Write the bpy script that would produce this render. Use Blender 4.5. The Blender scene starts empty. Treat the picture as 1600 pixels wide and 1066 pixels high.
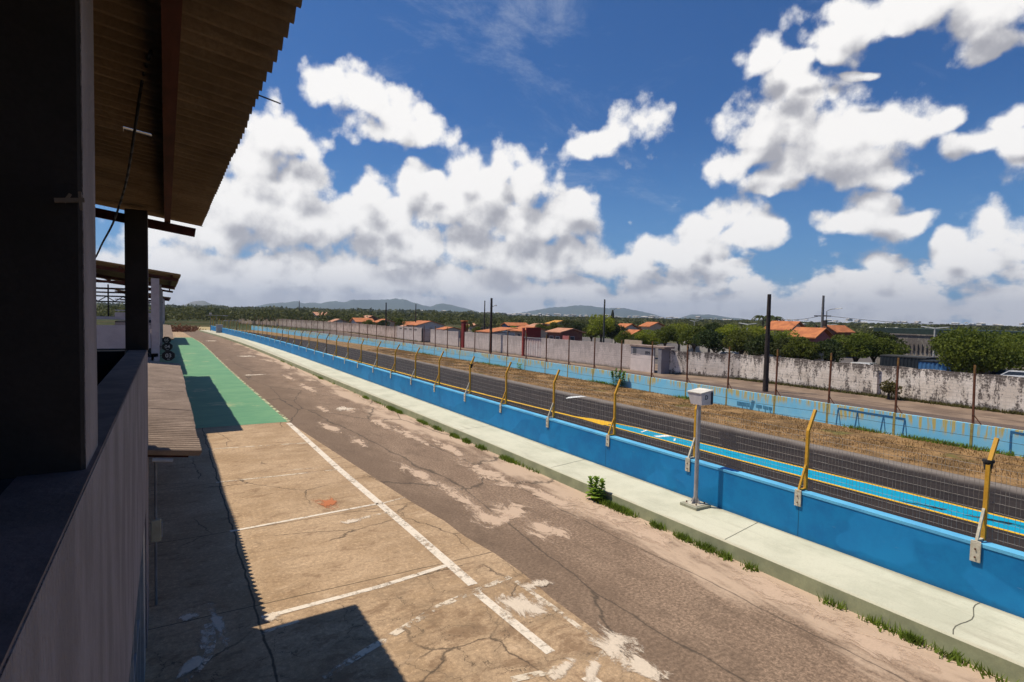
import bpy, math, random
import numpy as np
from mathutils import Vector, Matrix
random.seed(7); rng = np.random.default_rng(7)
R = math.radians
sc = bpy.context.scene
col = sc.collection

# ------------------------------------------------------------------ camera
F, CX, CY, H = 890., 800., 533., 5.0
MR = np.array([[0.85504719, -0.00449371, 0.51853073],
               [-0.51808447, -0.04977449, 0.85387996],
               [0.02197251, -0.99875037, -0.04488766]])   # rows: world axes seen from the camera (right, down, forward)
def ray(px, py): return MR @ np.array([(px-CX)/F, (py-CY)/F, 1.])
def gz(px, py, z=0.):
    d = ray(px, py); t = (z-H)/d[2]; return (t*d[0], t*d[1], z)
def gx(px, py, x):
    d = ray(px, py); t = x/d[0]; return (x, t*d[1], H+t*d[2])
def gy(px, py, y):
    d = ray(px, py); t = y/d[1]; return (t*d[0], y, H+t*d[2])
cam = bpy.data.cameras.new('Camera'); co = bpy.data.objects.new('Camera', cam); col.objects.link(co)
cam.sensor_width = 36; cam.lens = F/1600*36; cam.clip_start = .05; cam.clip_end = 30000
m = Matrix([[MR[0][0], -MR[0][1], -MR[0][2], 0], [MR[1][0], -MR[1][1], -MR[1][2], 0], [MR[2][0], -MR[2][1], -MR[2][2], H], [0, 0, 0, 1]])
co.matrix_world = m
sc.camera = co

# ------------------------------------------------------------------ node helpers
class NT:
    def __init__(s, tree): s.t = tree; s.n = tree.nodes; s.l = tree.links
    def add(s, typ, **kw):
        n = s.n.new(typ)
        for k, v in kw.items(): setattr(n, k, v)
        return n
    def inp(s, n, k, v):
        if v is None: return
        if isinstance(v, bpy.types.NodeSocket): s.l.new(v, n.inputs[k])
        else: n.inputs[k].default_value = v
    def math(s, op, a, b=None, c=None, clamp=False):
        n = s.add('ShaderNodeMath', operation=op, use_clamp=clamp)
        s.inp(n, 0, a); s.inp(n, 1, b); s.inp(n, 2, c); return n.outputs[0]
    def vmath(s, op, a, b=None, sc_=None):
        n = s.add('ShaderNodeVectorMath', operation=op)
        s.inp(n, 0, a); s.inp(n, 1, b)
        if sc_ is not None: s.inp(n, 'Scale', sc_)
        return n.outputs['Value'] if op in ('LENGTH', 'DOT_PRODUCT', 'DISTANCE') else n.outputs[0]
    def noise(s, vec, scale, detail=4, rough=.55, dist=0., out='Fac', dim='3D'):
        n = s.add('ShaderNodeTexNoise', noise_dimensions=dim); s.inp(n, 'Vector', vec); s.inp(n, 'Scale', scale); s.inp(n, 'Detail', detail)
        s.inp(n, 'Roughness', rough); s.inp(n, 'Distortion', dist); return n.outputs[out]
    def ramp(s, fac, lo, hi, a=0., b=1.):
        n = s.add('ShaderNodeMapRange', interpolation_type='SMOOTHSTEP'); s.inp(n, 'Value', fac)
        s.inp(n, 'From Min', lo); s.inp(n, 'From Max', hi); s.inp(n, 'To Min', a); s.inp(n, 'To Max', b); return n.outputs[0]
    def mix(s, f, a, b, mode='MIX'):
        n = s.add('ShaderNodeMix', data_type='RGBA', blend_type=mode)
        s.inp(n, 0, f)
        s.inp(n, 6, a if isinstance(a, bpy.types.NodeSocket) else (*a[:3], 1)); s.inp(n, 7, b if isinstance(b, bpy.types.NodeSocket) else (*b[:3], 1))
        return n.outputs[2]
    def scalev(s, vec, v): return s.vmath('MULTIPLY', vec, v)
    def coord(s): return s.add('ShaderNodeTexCoord').outputs['Object']
    def pos(s): return s.add('ShaderNodeNewGeometry').outputs['Position']
    def sep(s, v):
        n = s.add('ShaderNodeSeparateXYZ'); s.inp(n, 0, v); return n.outputs
    def voro(s, vec, scale, feature='F1', rnd=1.):
        n = s.add('ShaderNodeTexVoronoi', feature=feature); s.inp(n, 'Vector', vec); s.inp(n, 'Scale', scale); s.inp(n, 'Randomness', rnd); return n
def newmat(name):
    mt = bpy.data.materials.new(name); mt.use_nodes = True; T = NT(mt.node_tree); T.n.clear()
    out = T.add('ShaderNodeOutputMaterial'); b = T.add('ShaderNodeBsdfPrincipled'); T.l.new(b.outputs[0], out.inputs[0])
    T.out = out; T.b = b; return mt, T
def bump(T, h, strength=.3, dist=.01):
    n = T.add('ShaderNodeBump'); T.inp(n, 'Height', h); T.inp(n, 'Strength', strength); T.inp(n, 'Distance', dist); T.l.new(n.outputs[0], T.b.inputs['Normal'])
MC = {}
def mat(name, c1, c2=None, scale=3., rough=.8, spec=.3, metal=0., stretch=(1, 1, 1), fine=40., bmp=.25, bd=.01, lo=.35, hi=.65):
    """two-tone weathered surface: broad stains, fine grain and bump"""
    if name in MC: return MC[name]
    mt, T = newmat(name)
    if c2 is None: c2 = tuple(x*.72 for x in c1)
    p = T.scalev(T.pos(), stretch)
    n1 = T.noise(p, scale, 5, .6); n2 = T.noise(p, fine, 3, .6)
    c = T.mix(T.ramp(n1, lo, hi), c1, c2)
    c = T.mix(T.ramp(n2, .3, .7, 0., .25), c, tuple(x*.6 for x in c1))
    T.inp(T.b, 'Base Color', c); T.inp(T.b, 'Roughness', rough); T.inp(T.b, 'Specular IOR Level', spec); T.inp(T.b, 'Metallic', metal)
    if bmp: bump(T, n2, bmp, bd)
    MC[name] = mt; return mt

# ------------------------------------------------------------------ mesh helpers
def tag(o, label=None, cat=None, group=None, kind=None):
    if label: o['label'] = label
    if cat: o['category'] = cat
    if group: o['group'] = group
    if kind: o['kind'] = kind
    return o
def worldloc(o):
    v = Vector((0, 0, 0))
    while o is not None: v += o.location; o = o.parent
    return v
class MB:
    def __init__(s): s.v = []; s.f = []; s.uv = None
    def add(s, vs, fs):
        n = len(s.v); s.v += [tuple(map(float, v)) for v in vs]; s.f += [tuple(i+n for i in f) for f in fs]; return s
    def box(s, x0, y0, z0, x1, y1, z1):
        return s.hexa([(x0, y0, z0), (x1, y0, z0), (x1, y1, z0), (x0, y1, z0), (x0, y0, z1), (x1, y0, z1), (x1, y1, z1), (x0, y1, z1)])
    def hexa(s, p): return s.add(p, [(3, 2, 1, 0), (4, 5, 6, 7), (0, 1, 5, 4), (1, 2, 6, 5), (2, 3, 7, 6), (3, 0, 4, 7)])
    def bbox(s, x0, y0, z0, x1, y1, z1, b=.01):
        """box with bevelled vertical and top edges"""
        o = [(x0+b, y0), (x1-b, y0), (x1, y0+b), (x1, y1-b), (x1-b, y1), (x0+b, y1), (x0, y1-b), (x0, y0+b)]
        i = [(min(max(x, x0+b), x1-b), min(max(y, y0+b), y1-b)) for x, y in o]
        vs = [(x, y, z0) for x, y in o]+[(x, y, z1-b) for x, y in o]+[(x, y, z1) for x, y in i]
        fs = [tuple(reversed(range(8)))]+[(k, (k+1) % 8, 8+(k+1) % 8, 8+k) for k in range(8)]+[(8+k, 8+(k+1) % 8, 16+(k+1) % 8, 16+k) for k in range(8)]+[tuple(range(16, 24))]
        return s.add(vs, fs)
    def tube(s, p, q, r, r2=None, n=8, caps=True):
        p = Vector(p); q = Vector(q); r2 = r if r2 is None else r2
        d = (q-p).normalized(); a = Vector((0, 0, 1)) if abs(d.z) < .9 else Vector((1, 0, 0))
        u = d.cross(a).normalized(); w = d.cross(u)
        vs = []
        for c, rr in ((p, r), (q, r2)):
            for k in range(n):
                t = 2*math.pi*(k+.5)/n; vs.append(c+u*math.cos(t)*rr+w*math.sin(t)*rr)
        fs = [(k, k+n, (k+1) % n+n, (k+1) % n) for k in range(n)]
        if caps: fs += [tuple(range(n)), tuple(range(2*n-1, n-1, -1))]
        return s.add(vs, fs)
    def path(s, pts, r, n=6):
        for a, b in zip(pts, pts[1:]): s.tube(a, b, r, n=n)
        return s
    def bar(s, p, q, w, h, upv=(0, 0, 1)):
        """rectangular bar from p to q, w wide and h high"""
        p = Vector(p); q = Vector(q); d = (q-p).normalized(); u = d.cross(Vector(upv)).normalized()*w/2; t = u.cross(d).normalized()*h/2
        return s.hexa([p-u-t, p+u-t, q+u-t, q-u-t, p-u+t, p+u+t, q+u+t, q-u+t])
    def prism(s, poly, axis, a, b):
        """2-D polygon extruded along an axis: 'y' -> poly in (x,z); 'x' -> (y,z); 'z' -> (x,y)"""
        n = len(poly)
        def P3(u, v, t): return {'y': (u, t, v), 'x': (t, u, v), 'z': (u, v, t)}[axis]
        vs = [P3(u, v, a) for u, v in poly]+[P3(u, v, b) for u, v in poly]
        return s.add(vs, [tuple(range(n)), tuple(range(2*n-1, n-1, -1))]+[(k, k+n, (k+1) % n+n, (k+1) % n) for k in range(n)])
    def build(s, name, mt, parent=None, smooth=False, kind=None, fix=True):
        me = bpy.data.meshes.new(name)
        off = worldloc(parent) if parent is not None else Vector((0, 0, 0))
        me.from_pydata([(x-off.x, y-off.y, z-off.z) for x, y, z in s.v], [], s.f)
        if fix:
            import bmesh
            bm = bmesh.new(); bm.from_mesh(me); bmesh.ops.recalc_face_normals(bm, faces=bm.faces[:]); bm.to_mesh(me); bm.free()
        me.materials.append(mt)
        if smooth: me.shade_smooth()
        o = bpy.data.objects.new(name, me); col.objects.link(o); o.parent = parent
        if kind: o['kind'] = kind
        return o
def empty(name, loc, label, cat, group=None):
    o = bpy.data.objects.new(name, None); col.objects.link(o); o.location = loc; o.empty_display_size = .2
    tag(o, label, cat, group); return o
KIDS = {}
def copy_tree(o, parent=None, kids=None):
    c = o.copy(); col.objects.link(c)
    if parent is not None: c.parent = parent
    for ch in [x for x in allobj if x.parent == o]: copy_tree(ch, c)
    return c
def npmesh(name, V, Fq, mt, parent=None, uv=None):
    me = bpy.data.meshes.new(name); nf, k = Fq.shape
    me.vertices.add(len(V)); me.vertices.foreach_set('co', np.asarray(V, np.float32).ravel())
    me.loops.add(nf*k); me.loops.foreach_set('vertex_index', Fq.astype(np.int32).ravel())
    me.polygons.add(nf); me.polygons.foreach_set('loop_start', (np.arange(nf)*k).astype(np.int32))
    me.update(calc_edges=True); me.materials.append(mt)
    if uv is not None:
        l = me.uv_layers.new(name='UV'); l.data.foreach_set('uv', np.asarray(uv, np.float32).ravel())
    o = bpy.data.objects.new(name, me); col.objects.link(o); o.parent = parent; return o
def strip(name, left, right, z, mt, kind='structure', sub=1):
    """sheet between two polylines with matching stations"""
    V = [(x, y, z) for x, y in left]+[(x, y, z) for x, y in right]; n = len(left)
    o = MB().add(V, [(i, i+n, i+n+1, i+1) for i in range(n-1)]).build(name, mt, fix=False)
    if o.data.polygons[0].normal.z < 0: o.data.flip_normals()
    o['kind'] = kind; return o
def interp(pl, y):
    """x of a polyline [(x,y)...] at station y"""
    return float(np.interp(y, [p[1] for p in pl], [p[0] for p in pl]))

# ------------------------------------------------------------------ light and sky
K, M_ = .342, .33                       # shadow of a 1 m stick: +K in x, -M_ in y
sd = Vector((-K, M_, 1)).normalized()
SUN_EL = math.asin(sd.z); SUN_AZ = math.atan2(sd.x, sd.y)
sl = bpy.data.lights.new('Sun', 'SUN'); so = bpy.data.objects.new('Sun', sl); col.objects.link(so)
sl.energy = 5.0; sl.angle = R(.5); sl.color = (1., .92, .78); so.rotation_euler = sd.to_track_quat('Z', 'Y').to_euler(); so.location = (-30, 30, 80)
w = bpy.data.worlds.new('World'); sc.world = w; w.use_nodes = True
T = NT(w.node_tree); T.n.clear()
wo = T.add('ShaderNodeOutputWorld')
sky = T.add('ShaderNodeTexSky', sky_type='NISHITA', sun_disc=False, sun_elevation=SUN_EL, sun_rotation=SUN_AZ, altitude=0., air_density=1.0, dust_density=.6, ozone_density=2.5)
D = T.add('ShaderNodeTexCoord').outputs['Generated']
nrm = T.vmath('NORMALIZE', D)
dx, dy, dz = T.sep(nrm)
az = T.math('ARCTAN2', dx, dy); el = T.math('ARCSINE', dz)
def AE(px, py):
    d = ray(px, py); d = d/np.linalg.norm(d); return math.atan2(d[0], d[1]), math.asin(d[2])
# cumulus: every entry is a puff given by its direction (through the photo's pixel), radii in photo pixels and weight
PUFF = [(508,135,42,32),(560,152,52,36),(612,172,50,34),(665,200,42,26),(590,190,60,24),
 (420,205,66,40),(470,222,42,28),(400,255,80,60),(475,290,66,46),(380,310,110,70),(460,345,120,50),(330,360,110,50),
 (592,315,44,36),(560,350,60,45),(622,345,48,42),(655,283,36,24),(690,290,30,18),(735,262,40,34),(792,250,36,32),(770,290,70,45),(830,285,42,42),(720,330,90,55),
 (800,340,90,50),(870,350,60,34),(900,325,34,20),(640,390,110,40),(760,395,130,42),(880,400,90,30),(930,415,60,24),
 (905,238,36,20),(940,222,44,28),(978,205,40,34),(1010,188,34,30),
 (1190,95,40,22),(1215,130,40,34),(1180,200,56,52),(1160,250,46,30),(1240,190,80,60),(1310,205,80,60),(1380,190,60,45),(1250,245,90,45),(1350,255,80,40),(1430,175,70,32),(1490,168,52,22),(1200,290,44,20),(1400,270,46,22),
 (1300,60,60,30),(1350,30,90,34),(1430,10,130,40),(1290,90,40,18),(1540,25,90,40),(1570,60,50,24),(1240,105,34,16),
 (1370,325,42,24),(1350,350,60,24),(1410,352,46,20),(1330,355,34,16),
 (1095,350,36,24),(1130,345,48,26),(1160,365,60,28),(1090,380,80,30),(1040,395,60,26),(1020,405,50,22),(1190,378,34,18),
 (1480,385,40,20),(1560,370,60,34),(1530,400,90,28),(1560,215,52,30),(1600,240,40,44),(1600,180,40,20),(1385,400,30,16),
 (300,420,150,46),(420,420,160,40),(560,430,150,34),(700,440,160,30),(1335,120,30,9)]
def inregion(lo, hi):
    """puffs that reach into the azimuth band lo..hi"""
    out = []
    for px, py, rx, ry in PUFF:
        a, e = AE(px, py); a1, _ = AE(px+8, py); r_ = abs(a1-a)/8*rx*1.5+.07
        if a+r_ > lo and a-r_ < hi: out.append((px, py, rx, ry))
    return out
def warp(azs, els):
    p = T.add('ShaderNodeCombineXYZ'); T.inp(p, 0, azs); T.inp(p, 1, els); p = p.outputs[0]
    nz = T.noise(p, 7., 2, .55, 0., 'Color', '2D')
    return p, T.vmath('ADD', p, T.vmath('SCALE', T.vmath('SUBTRACT', nz, (.5, .5, .5)), None, .075))
def billow(p):
    v1 = T.add('ShaderNodeTexVoronoi', feature='SMOOTH_F1', voronoi_dimensions='2D'); T.inp(v1, 'Vector', p); T.inp(v1, 'Scale', 19.); T.inp(v1, 'Smoothness', .35)
    v2 = T.add('ShaderNodeTexVoronoi', feature='F1', voronoi_dimensions='2D'); T.inp(v2, 'Vector', p); T.inp(v2, 'Scale', 47.)
    b_ = T.math('ADD', T.math('MULTIPLY', T.math('SUBTRACT', .48, v1.outputs['Distance']), .95), T.math('MULTIPLY', T.math('SUBTRACT', .48, v2.outputs['Distance']), .34))
    return T.math('ADD', b_, T.math('MULTIPLY', T.math('SUBTRACT', T.noise(p, 30., 6, .66, dim='2D'), .5), .9))
def body(q, puffs):
    acc = None
    for px, py, rx, ry in puffs:
        a, e = AE(px, py); a1, e1 = AE(px+8, py); a2, e2 = AE(px, py-8)
        kx = math.hypot(a1-a, (e1-e))/8*rx*1.0; ky = math.hypot(a2-a, e2-e)/8*ry*1.02
        n = T.add('ShaderNodeVectorMath', operation='MULTIPLY_ADD'); T.inp(n, 0, q); T.inp(n, 1, (1/kx, 1/ky, 0.)); T.inp(n, 2, (-a/kx, -e/ky, 0.))
        r_ = T.vmath('LENGTH', n.outputs[0])
        acc = r_ if acc is None else T.math('SMOOTH_MIN', acc, r_, .20)
        n = T.add('ShaderNodeVectorMath', operation='MULTIPLY_ADD'); T.inp(n, 0, acc); T.inp(n, 1, (1e-6, 1e-6, 0.)); T.inp(n, 2, q); q = n.outputs[0]   # keeps the node list sequential
    return T.math('SUBTRACT', 1.06, acc)
p1, q1 = warp(az, el)
OFF = (-.014, .046)
az2, el2 = T.math('ADD', az, OFF[0]), T.math('ADD', el, OFF[1])
p2, q2 = warp(az2, el2)
bw1, bw2 = billow(p1), billow(p2)
p3, _q3 = warp(T.math('ADD', az, -.006), T.math('ADD', el, .013)); bw3 = billow(p3)
relief = T.math('MULTIPLY', T.math('SUBTRACT', bw1, bw3), .26)
sb1, sb2 = T.math('MULTIPLY', bw1, .35), T.math('MULTIPLY', bw2, .35)
def bank(p, e_, b_):
    bn = T.math('SUBTRACT', T.noise(T.vmath('MULTIPLY', p, (1., 2.1, 1.)), 9.5, 5, .55, dim='2D'), .5)
    return T.math('ADD', T.math('ADD', T.math('MULTIPLY', bn, 3.0), T.math('MULTIPLY', b_, .95)), T.ramp(e_, .015, .17, .82, -1.1))
k1, k2 = bank(p1, el, bw1), bank(p2, el2, bw2)
n3 = T.noise(p1, 5.5, 5, .6, dim='2D')
wisp = T.ramp(T.noise(T.scalev(D, (1., 1., 2.2)), 3.2, 7, .7, .6), .52, .8, 0., .42)
skyc = T.mix(1., sky.outputs[0], (.021, .050, .085), 'MULTIPLY')
horiz = T.ramp(el, -.02, .34, .5, 0.)
skyc = T.mix(horiz, skyc, (.17, .38, .68))
skyc = T.mix(wisp, skyc, (.5, .56, .68))
low = T.ramp(el, .0, .10, .65, 0.)
def cloudy(f1, f2, g1, g2):
    d_ = T.ramp(f1, -.16, .46)
    lit = T.math('ADD', T.math('MULTIPLY', T.math('SUBTRACT', g1, g2), .34), relief)
    thick = T.ramp(g2, .1, 1.2, 0., .30)
    s_ = T.math('ADD', T.math('ADD', T.math('SUBTRACT', .60, thick), lit), T.math('MULTIPLY', T.math('SUBTRACT', n3, .5), 1.15), clamp=True)
    c_ = T.mix(T.ramp(s_, .02, .78), (.40, .40, .44), (1.0, .98, .96))
    c_ = T.mix(low, c_, (.60, .59, .63))
    b_ = T.add('ShaderNodeBackground'); T.inp(b_, 0, T.mix(d_, skyc, c_)); return b_.outputs[0]
cuts = [AE(x, 250)[0] for x in (330, 560, 740, 960, 1200, 1400)]
def mixs(f, a, b_):
    n = T.add('ShaderNodeMixShader'); T.inp(n, 0, f); T.l.new(a, n.inputs[1]); T.l.new(b_, n.inputs[2]); return n.outputs[0]
bounds = [(-.25, cuts[0])]+list(zip(cuts, cuts[1:]))+[(cuts[-1], 1.75)]
shader = None
for lo, hi in bounds:       # one small group of puffs per slice of azimuth, so a ray only pays for its own slice
    pf = inregion(lo, hi)
    m1, m2 = body(q1, pf), body(q2, pf); f1 = T.math('MAXIMUM', T.math('ADD', m1, bw1), k1)
    g1 = T.math('MAXIMUM', T.math('ADD', m1, sb1), k1); g2 = T.math('MAXIMUM', T.math('ADD', m2, sb2), k2)
    s_ = cloudy(f1, None, g1, g2)
    shader = s_ if shader is None else mixs(T.math('GREATER_THAN', az, lo), shader, s_)
outside = T.math('MAXIMUM', T.math('MAXIMUM', T.math('GREATER_THAN', el, .80), T.math('LESS_THAN', el, -.02)), T.math('MAXIMUM', T.math('LESS_THAN', az, -.25), T.math('GREATER_THAN', az, 1.75)))
shader = mixs(outside, shader, cloudy(k1, None, k1, k2))
T.l.new(shader, wo.inputs[0])
sc.cycles.transparent_max_bounces = 32
w.cycles.sampling_method = 'MANUAL'; w.cycles.sample_map_resolution = 256
sc.view_settings.view_transform = 'Standard'; sc.view_settings.look = 'None'; sc.view_settings.gamma = 1; sc.view_settings.exposure = 0
#@@PART2
# ------------------------------------------------------------------ ground materials
def ground_mat():
    mt, T = newmat('ground'); p = T.pos()
    n = T.noise(p, .02, 6, .6); n2 = T.noise(p, .6, 5, .6)
    c = T.mix(T.ramp(n, .4, .6), (.05, .065, .02), (.10, .085, .04)); c = T.mix(T.ramp(n2, .3, .7, 0, .5), c, (.03, .035, .015))
    T.inp(T.b, 'Base Color', c); T.inp(T.b, 'Roughness', .95); T.inp(T.b, 'Specular IOR Level', .1); return mt
def cracks(T, p, scale, width, dist=.35):
    pd = T.vmath('ADD', p, T.vmath('SCALE', T.noise(p, 1.6, 5, .65, 0, 'Color'), None, dist))
    v = T.voro(pd, scale, 'DISTANCE_TO_EDGE'); return T.ramp(v.outputs[0], 0., width, 1., 0.)
def concrete_mat(name, base, dark, crack=1.):
    mt, T = newmat(name); p = T.pos(); x, y, z = T.sep(p)
    n = T.noise(p, .55, 7, .68, .3); st = T.noise(T.scalev(p, (.7, 5., 1)), 1.1, 6, .65); g = T.noise(p, 42., 5, .8)
    c = T.mix(T.ramp(n, .38, .64), base, dark)
    c = T.mix(T.ramp(st, .45, .72, 0., .55), c, tuple(v*.62 for v in base))
    c = T.mix(T.ramp(T.noise(p, 2.7, 5, .6), .55, .75, 0., .35), c, tuple(min(1, v*1.28) for v in base))
    c = T.mix(T.ramp(g, .4, .66, 0., .5), c, tuple(v*.45 for v in base))
    g3 = T.noise(p, 13., 7, .78); c = T.mix(T.ramp(g3, .48, .60, 0., .6), c, tuple(v*.5 for v in base)); c = T.mix(T.ramp(g3, .36, .45, .5, 0.), c, tuple(min(1, v*1.4) for v in base))
    dn = T.noise(T.scalev(p, (.8, 1.25, 1.)), 1.5, 10, .74, .35)
    lowy = T.ramp(y, 8.5, 10.5, .055, 0.)
    c = T.mix(T.ramp(T.math('ADD', dn, lowy), .52, .68, 0., .75), c, (.19, .115, .065)); c = T.mix(T.ramp(dn, .30, .43, .5, 0.), c, (.66, .48, .32))
    near = T.ramp(y, 9.6, 10.2, 1., .0)
    far_c = T.math('MULTIPLY', cracks(T, p, .36, .010), T.ramp(T.noise(p, .33, 3), .47, .58))
    halo = T.math('MULTIPLY', cracks(T, p, 1.15, .16, .75), T.math('MULTIPLY', near, T.ramp(T.noise(p, 1.1, 4), .35, .65)))
    nc = T.math('MULTIPLY', cracks(T, p, 1.15, .012, .75), T.math('MULTIPLY', near, T.ramp(T.noise(p, 1.7, 4), .36, .6)))
    c = T.mix(T.math('MULTIPLY', halo, .5), c, tuple(v*.45 for v in base))
    c = T.mix(T.math('MULTIPLY', T.math('MAXIMUM', far_c, nc), .85*crack), c, (.07, .05, .035))
    # slab joints
    for yy in (10.28, 14.05, 18.2, 26.75): 
        j = T.ramp(T.math('ABSOLUTE', T.math('SUBTRACT', T.math('ADD', y, T.math('MULTIPLY', T.noise(p, 2., 3), .06)), yy)), .006, .02, .8, 0.)
        c = T.mix(j, c, (.06, .045, .03))
    j = T.ramp(T.math('ABSOLUTE', T.math('SUBTRACT', T.math('ADD', x, T.math('MULTIPLY', T.noise(p, .9, 4), .22)), 1.37)), .008, .028, .85, 0.)
    c = T.mix(j, c, (.05, .04, .03))
    T.inp(T.b, 'Base Color', c); T.inp(T.b, 'Roughness', .88); T.inp(T.b, 'Specular IOR Level', .2); bump(T, T.math('ADD', g, T.math('MULTIPLY', n, 2.)), .35, .008); return mt
def asphalt_mat(name, c1, c2, sand=None, sandamt=0., agg=.5, streak=False):
    mt, T = newmat(name); p = T.pos(); x, y, z = T.sep(p)
    n = T.noise(T.scalev(p, (1., .45, 1.)), .8, 7, .66); g = T.voro(p, 42.).outputs['Distance']; g2 = T.noise(p, 30., 4, .75)
    c = T.mix(T.ramp(n, .36, .66), c1, c2)
    c = T.mix(T.ramp(g2, .35, .7, 0., agg), c, tuple(v*.42 for v in c1))
    c = T.mix(T.ramp(T.noise(p, 75., 2, .5), .62, .74, 0., agg), c, tuple(min(1, v*2.1) for v in c1))
    g3 = T.noise(p, 16., 7, .82); c = T.mix(T.ramp(g3, .47, .58, 0., min(1, agg*1.5)), c, tuple(v*.42 for v in c1)); c = T.mix(T.ramp(g3, .38, .46, agg*1.3, 0.), c, tuple(min(1, v*1.75) for v in c1))
    dk = T.noise(T.scalev(p, (1., .5, 1.)), 1.2, 10, .76, .3); c = T.mix(T.ramp(dk, .50, .66, 0., agg*1.2), c, tuple(v*.45 for v in c1)); c = T.mix(T.ramp(dk, .28, .42, agg, 0.), c, tuple(min(1, v*1.55) for v in c1))
    if streak:
        s_ = T.noise(T.scalev(p, (3.2, .05, 1.)), 1.2, 5, .6); c = T.mix(T.ramp(s_, .48, .66, 0., .8), c, tuple(v*.45 for v in c1))
        ed = T.ramp(T.math('ADD', x, T.math('MULTIPLY', T.noise(p, .6, 5), .9)), 21.9, 22.9, 0., .75); c = T.mix(ed, c, (.26, .22, .19))
    if sand:
        c = T.mix(T.ramp(T.math('ADD', x, T.math('MULTIPLY', n, 3.)), 7.2, 9.2, .55, 0.), c, tuple(v*.5 for v in c1))
        a = T.noise(T.scalev(p, (1., .33, 1.)), .62, 8, .66, .25)
        side = T.math('ADD', T.ramp(x, 7.6, 9.9, -.06, .20), T.ramp(y, 20., 60., 0., .03))
        f = T.ramp(T.math('ADD', a, side), .57, .72, 0., sandamt)
        c = T.mix(f, c, sand)
        c = T.mix(T.math('MULTIPLY', cracks(T, T.scalev(p, (1., .3, 1.)), .35, .012), .7), c, (.05, .04, .03))
    T.inp(T.b, 'Base Color', c); T.inp(T.b, 'Roughness', .9); T.inp(T.b, 'Specular IOR Level', .2); bump(T, g2, .5, .008); return mt
def worn_mat(name, c1, thr=.5, soft=.06, edge=False, scale=7., c2=None):
    """paint or sand that has flaked away: transparent where the noise says so; with edge=True it also fades by UV radius"""
    mt, T = newmat(name); p = T.pos()
    n = T.noise(p, scale, 7, .72); n2 = T.noise(p, 1.1, 3, .5); f = T.math('ADD', T.math('MULTIPLY', n, .65), T.math('MULTIPLY', n2, .35))
    if edge:
        uv = T.add('ShaderNodeUVMap').outputs[0]; r_ = T.vmath('LENGTH', uv)
        n = T.noise(T.scalev(p, (1., .55, 1.)), 2.4, 10, .78, .8); f = T.math('ADD', T.math('SUBTRACT', 1.0, r_), T.math('MULTIPLY', T.math('SUBTRACT', n, .5), 4.6))
        a = T.ramp(f, .1, .7, 0., .9)
    else: a = T.ramp(f, thr-soft, thr+soft, 1., 0.)
    c = T.mix(T.ramp(T.noise(p, 30., 4), .3, .7, 0., .4), c1, c2 or tuple(v*.7 for v in c1))
    T.inp(T.b, 'Base Color', c); T.inp(T.b, 'Roughness', .85); T.inp(T.b, 'Specular IOR Level', .2); T.inp(T.b, 'Alpha', a); return mt
G_CONC = (.50, .345, .21)
m_conc = concrete_mat('apron concrete', G_CONC, (.36, .235, .13))
m_asph = asphalt_mat('pit lane asphalt', (.26, .175, .118), (.34, .235, .16), (.52, .38, .27), .85)
m_track = asphalt_mat('track asphalt', (.028, .021, .019), (.046, .034, .029), agg=.3, streak=True)
m_serv = asphalt_mat('service road', (.17, .12, .095), (.11, .08, .065))
m_ground = ground_mat()
m_white = worn_mat('worn white paint', (.72, .62, .50), .57, .08)
m_white2 = worn_mat('thin white paint', (.66, .55, .42), .50, .05, scale=4.)
m_sand = worn_mat('sand and cement patch', (.58, .42, .30), edge=True)
m_cem = worn_mat('pale cement patch', (.70, .58, .45), edge=True)
m_red = worn_mat('faded red stain', (.50, .17, .07), edge=True)
m_yel = worn_mat('yellow road paint', (.75, .42, .02), .66, .05)
m_cyan = worn_mat('cyan road paint', (.0, .30, .47), .64, .09, scale=3.)
m_rwhite = worn_mat('white road paint', (.8, .8, .78), .6, .05)
def green_mat():
    mt, T = newmat('green floor paint'); p = T.pos()
    n = T.noise(p, .5, 6, .65); st = T.noise(T.scalev(p, (.5, 3., 1)), 1., 6, .6)
    c = T.mix(T.ramp(n, .35, .65), (.085, .235, .11), (.125, .28, .13)); c = T.mix(T.ramp(st, .45, .7, 0, .45), c, (.05, .17, .09))
    w_ = T.ramp(T.noise(p, .35, 8, .68, .3), .575, .64, 0., .75); c = T.mix(w_, c, (.34, .36, .18))
    w2 = T.ramp(T.noise(T.scalev(p, (1, .6, 1)), 1.1, 8, .7), .66, .72, 0., .9); c = T.mix(w2, c, (.36, .26, .17))
    T.inp(T.b, 'Base Color', c); T.inp(T.b, 'Roughness', .75); bump(T, n, .1, .01); return mt
m_green = green_mat()
def grass_ground():
    mt, T = newmat('dry verge'); p = T.pos()
    n = T.noise(p, .7, 7, .7); n2 = T.noise(p, 9., 5, .7)
    c = T.mix(T.ramp(n, .42, .58), (.37, .22, .10), (.19, .115, .055)); c = T.mix(T.ramp(n2, .35, .7, 0., .6), c, (.12, .075, .03))
    c = T.mix(T.ramp(T.noise(p, .45, 4), .6, .72, 0., .6), c, (.12, .14, .035))
    T.inp(T.b, 'Base Color', c); T.inp(T.b, 'Roughness', .95); T.inp(T.b, 'Specular IOR Level', .1); bump(T, n2, .8, .05); return mt
m_verge = grass_ground()

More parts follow.
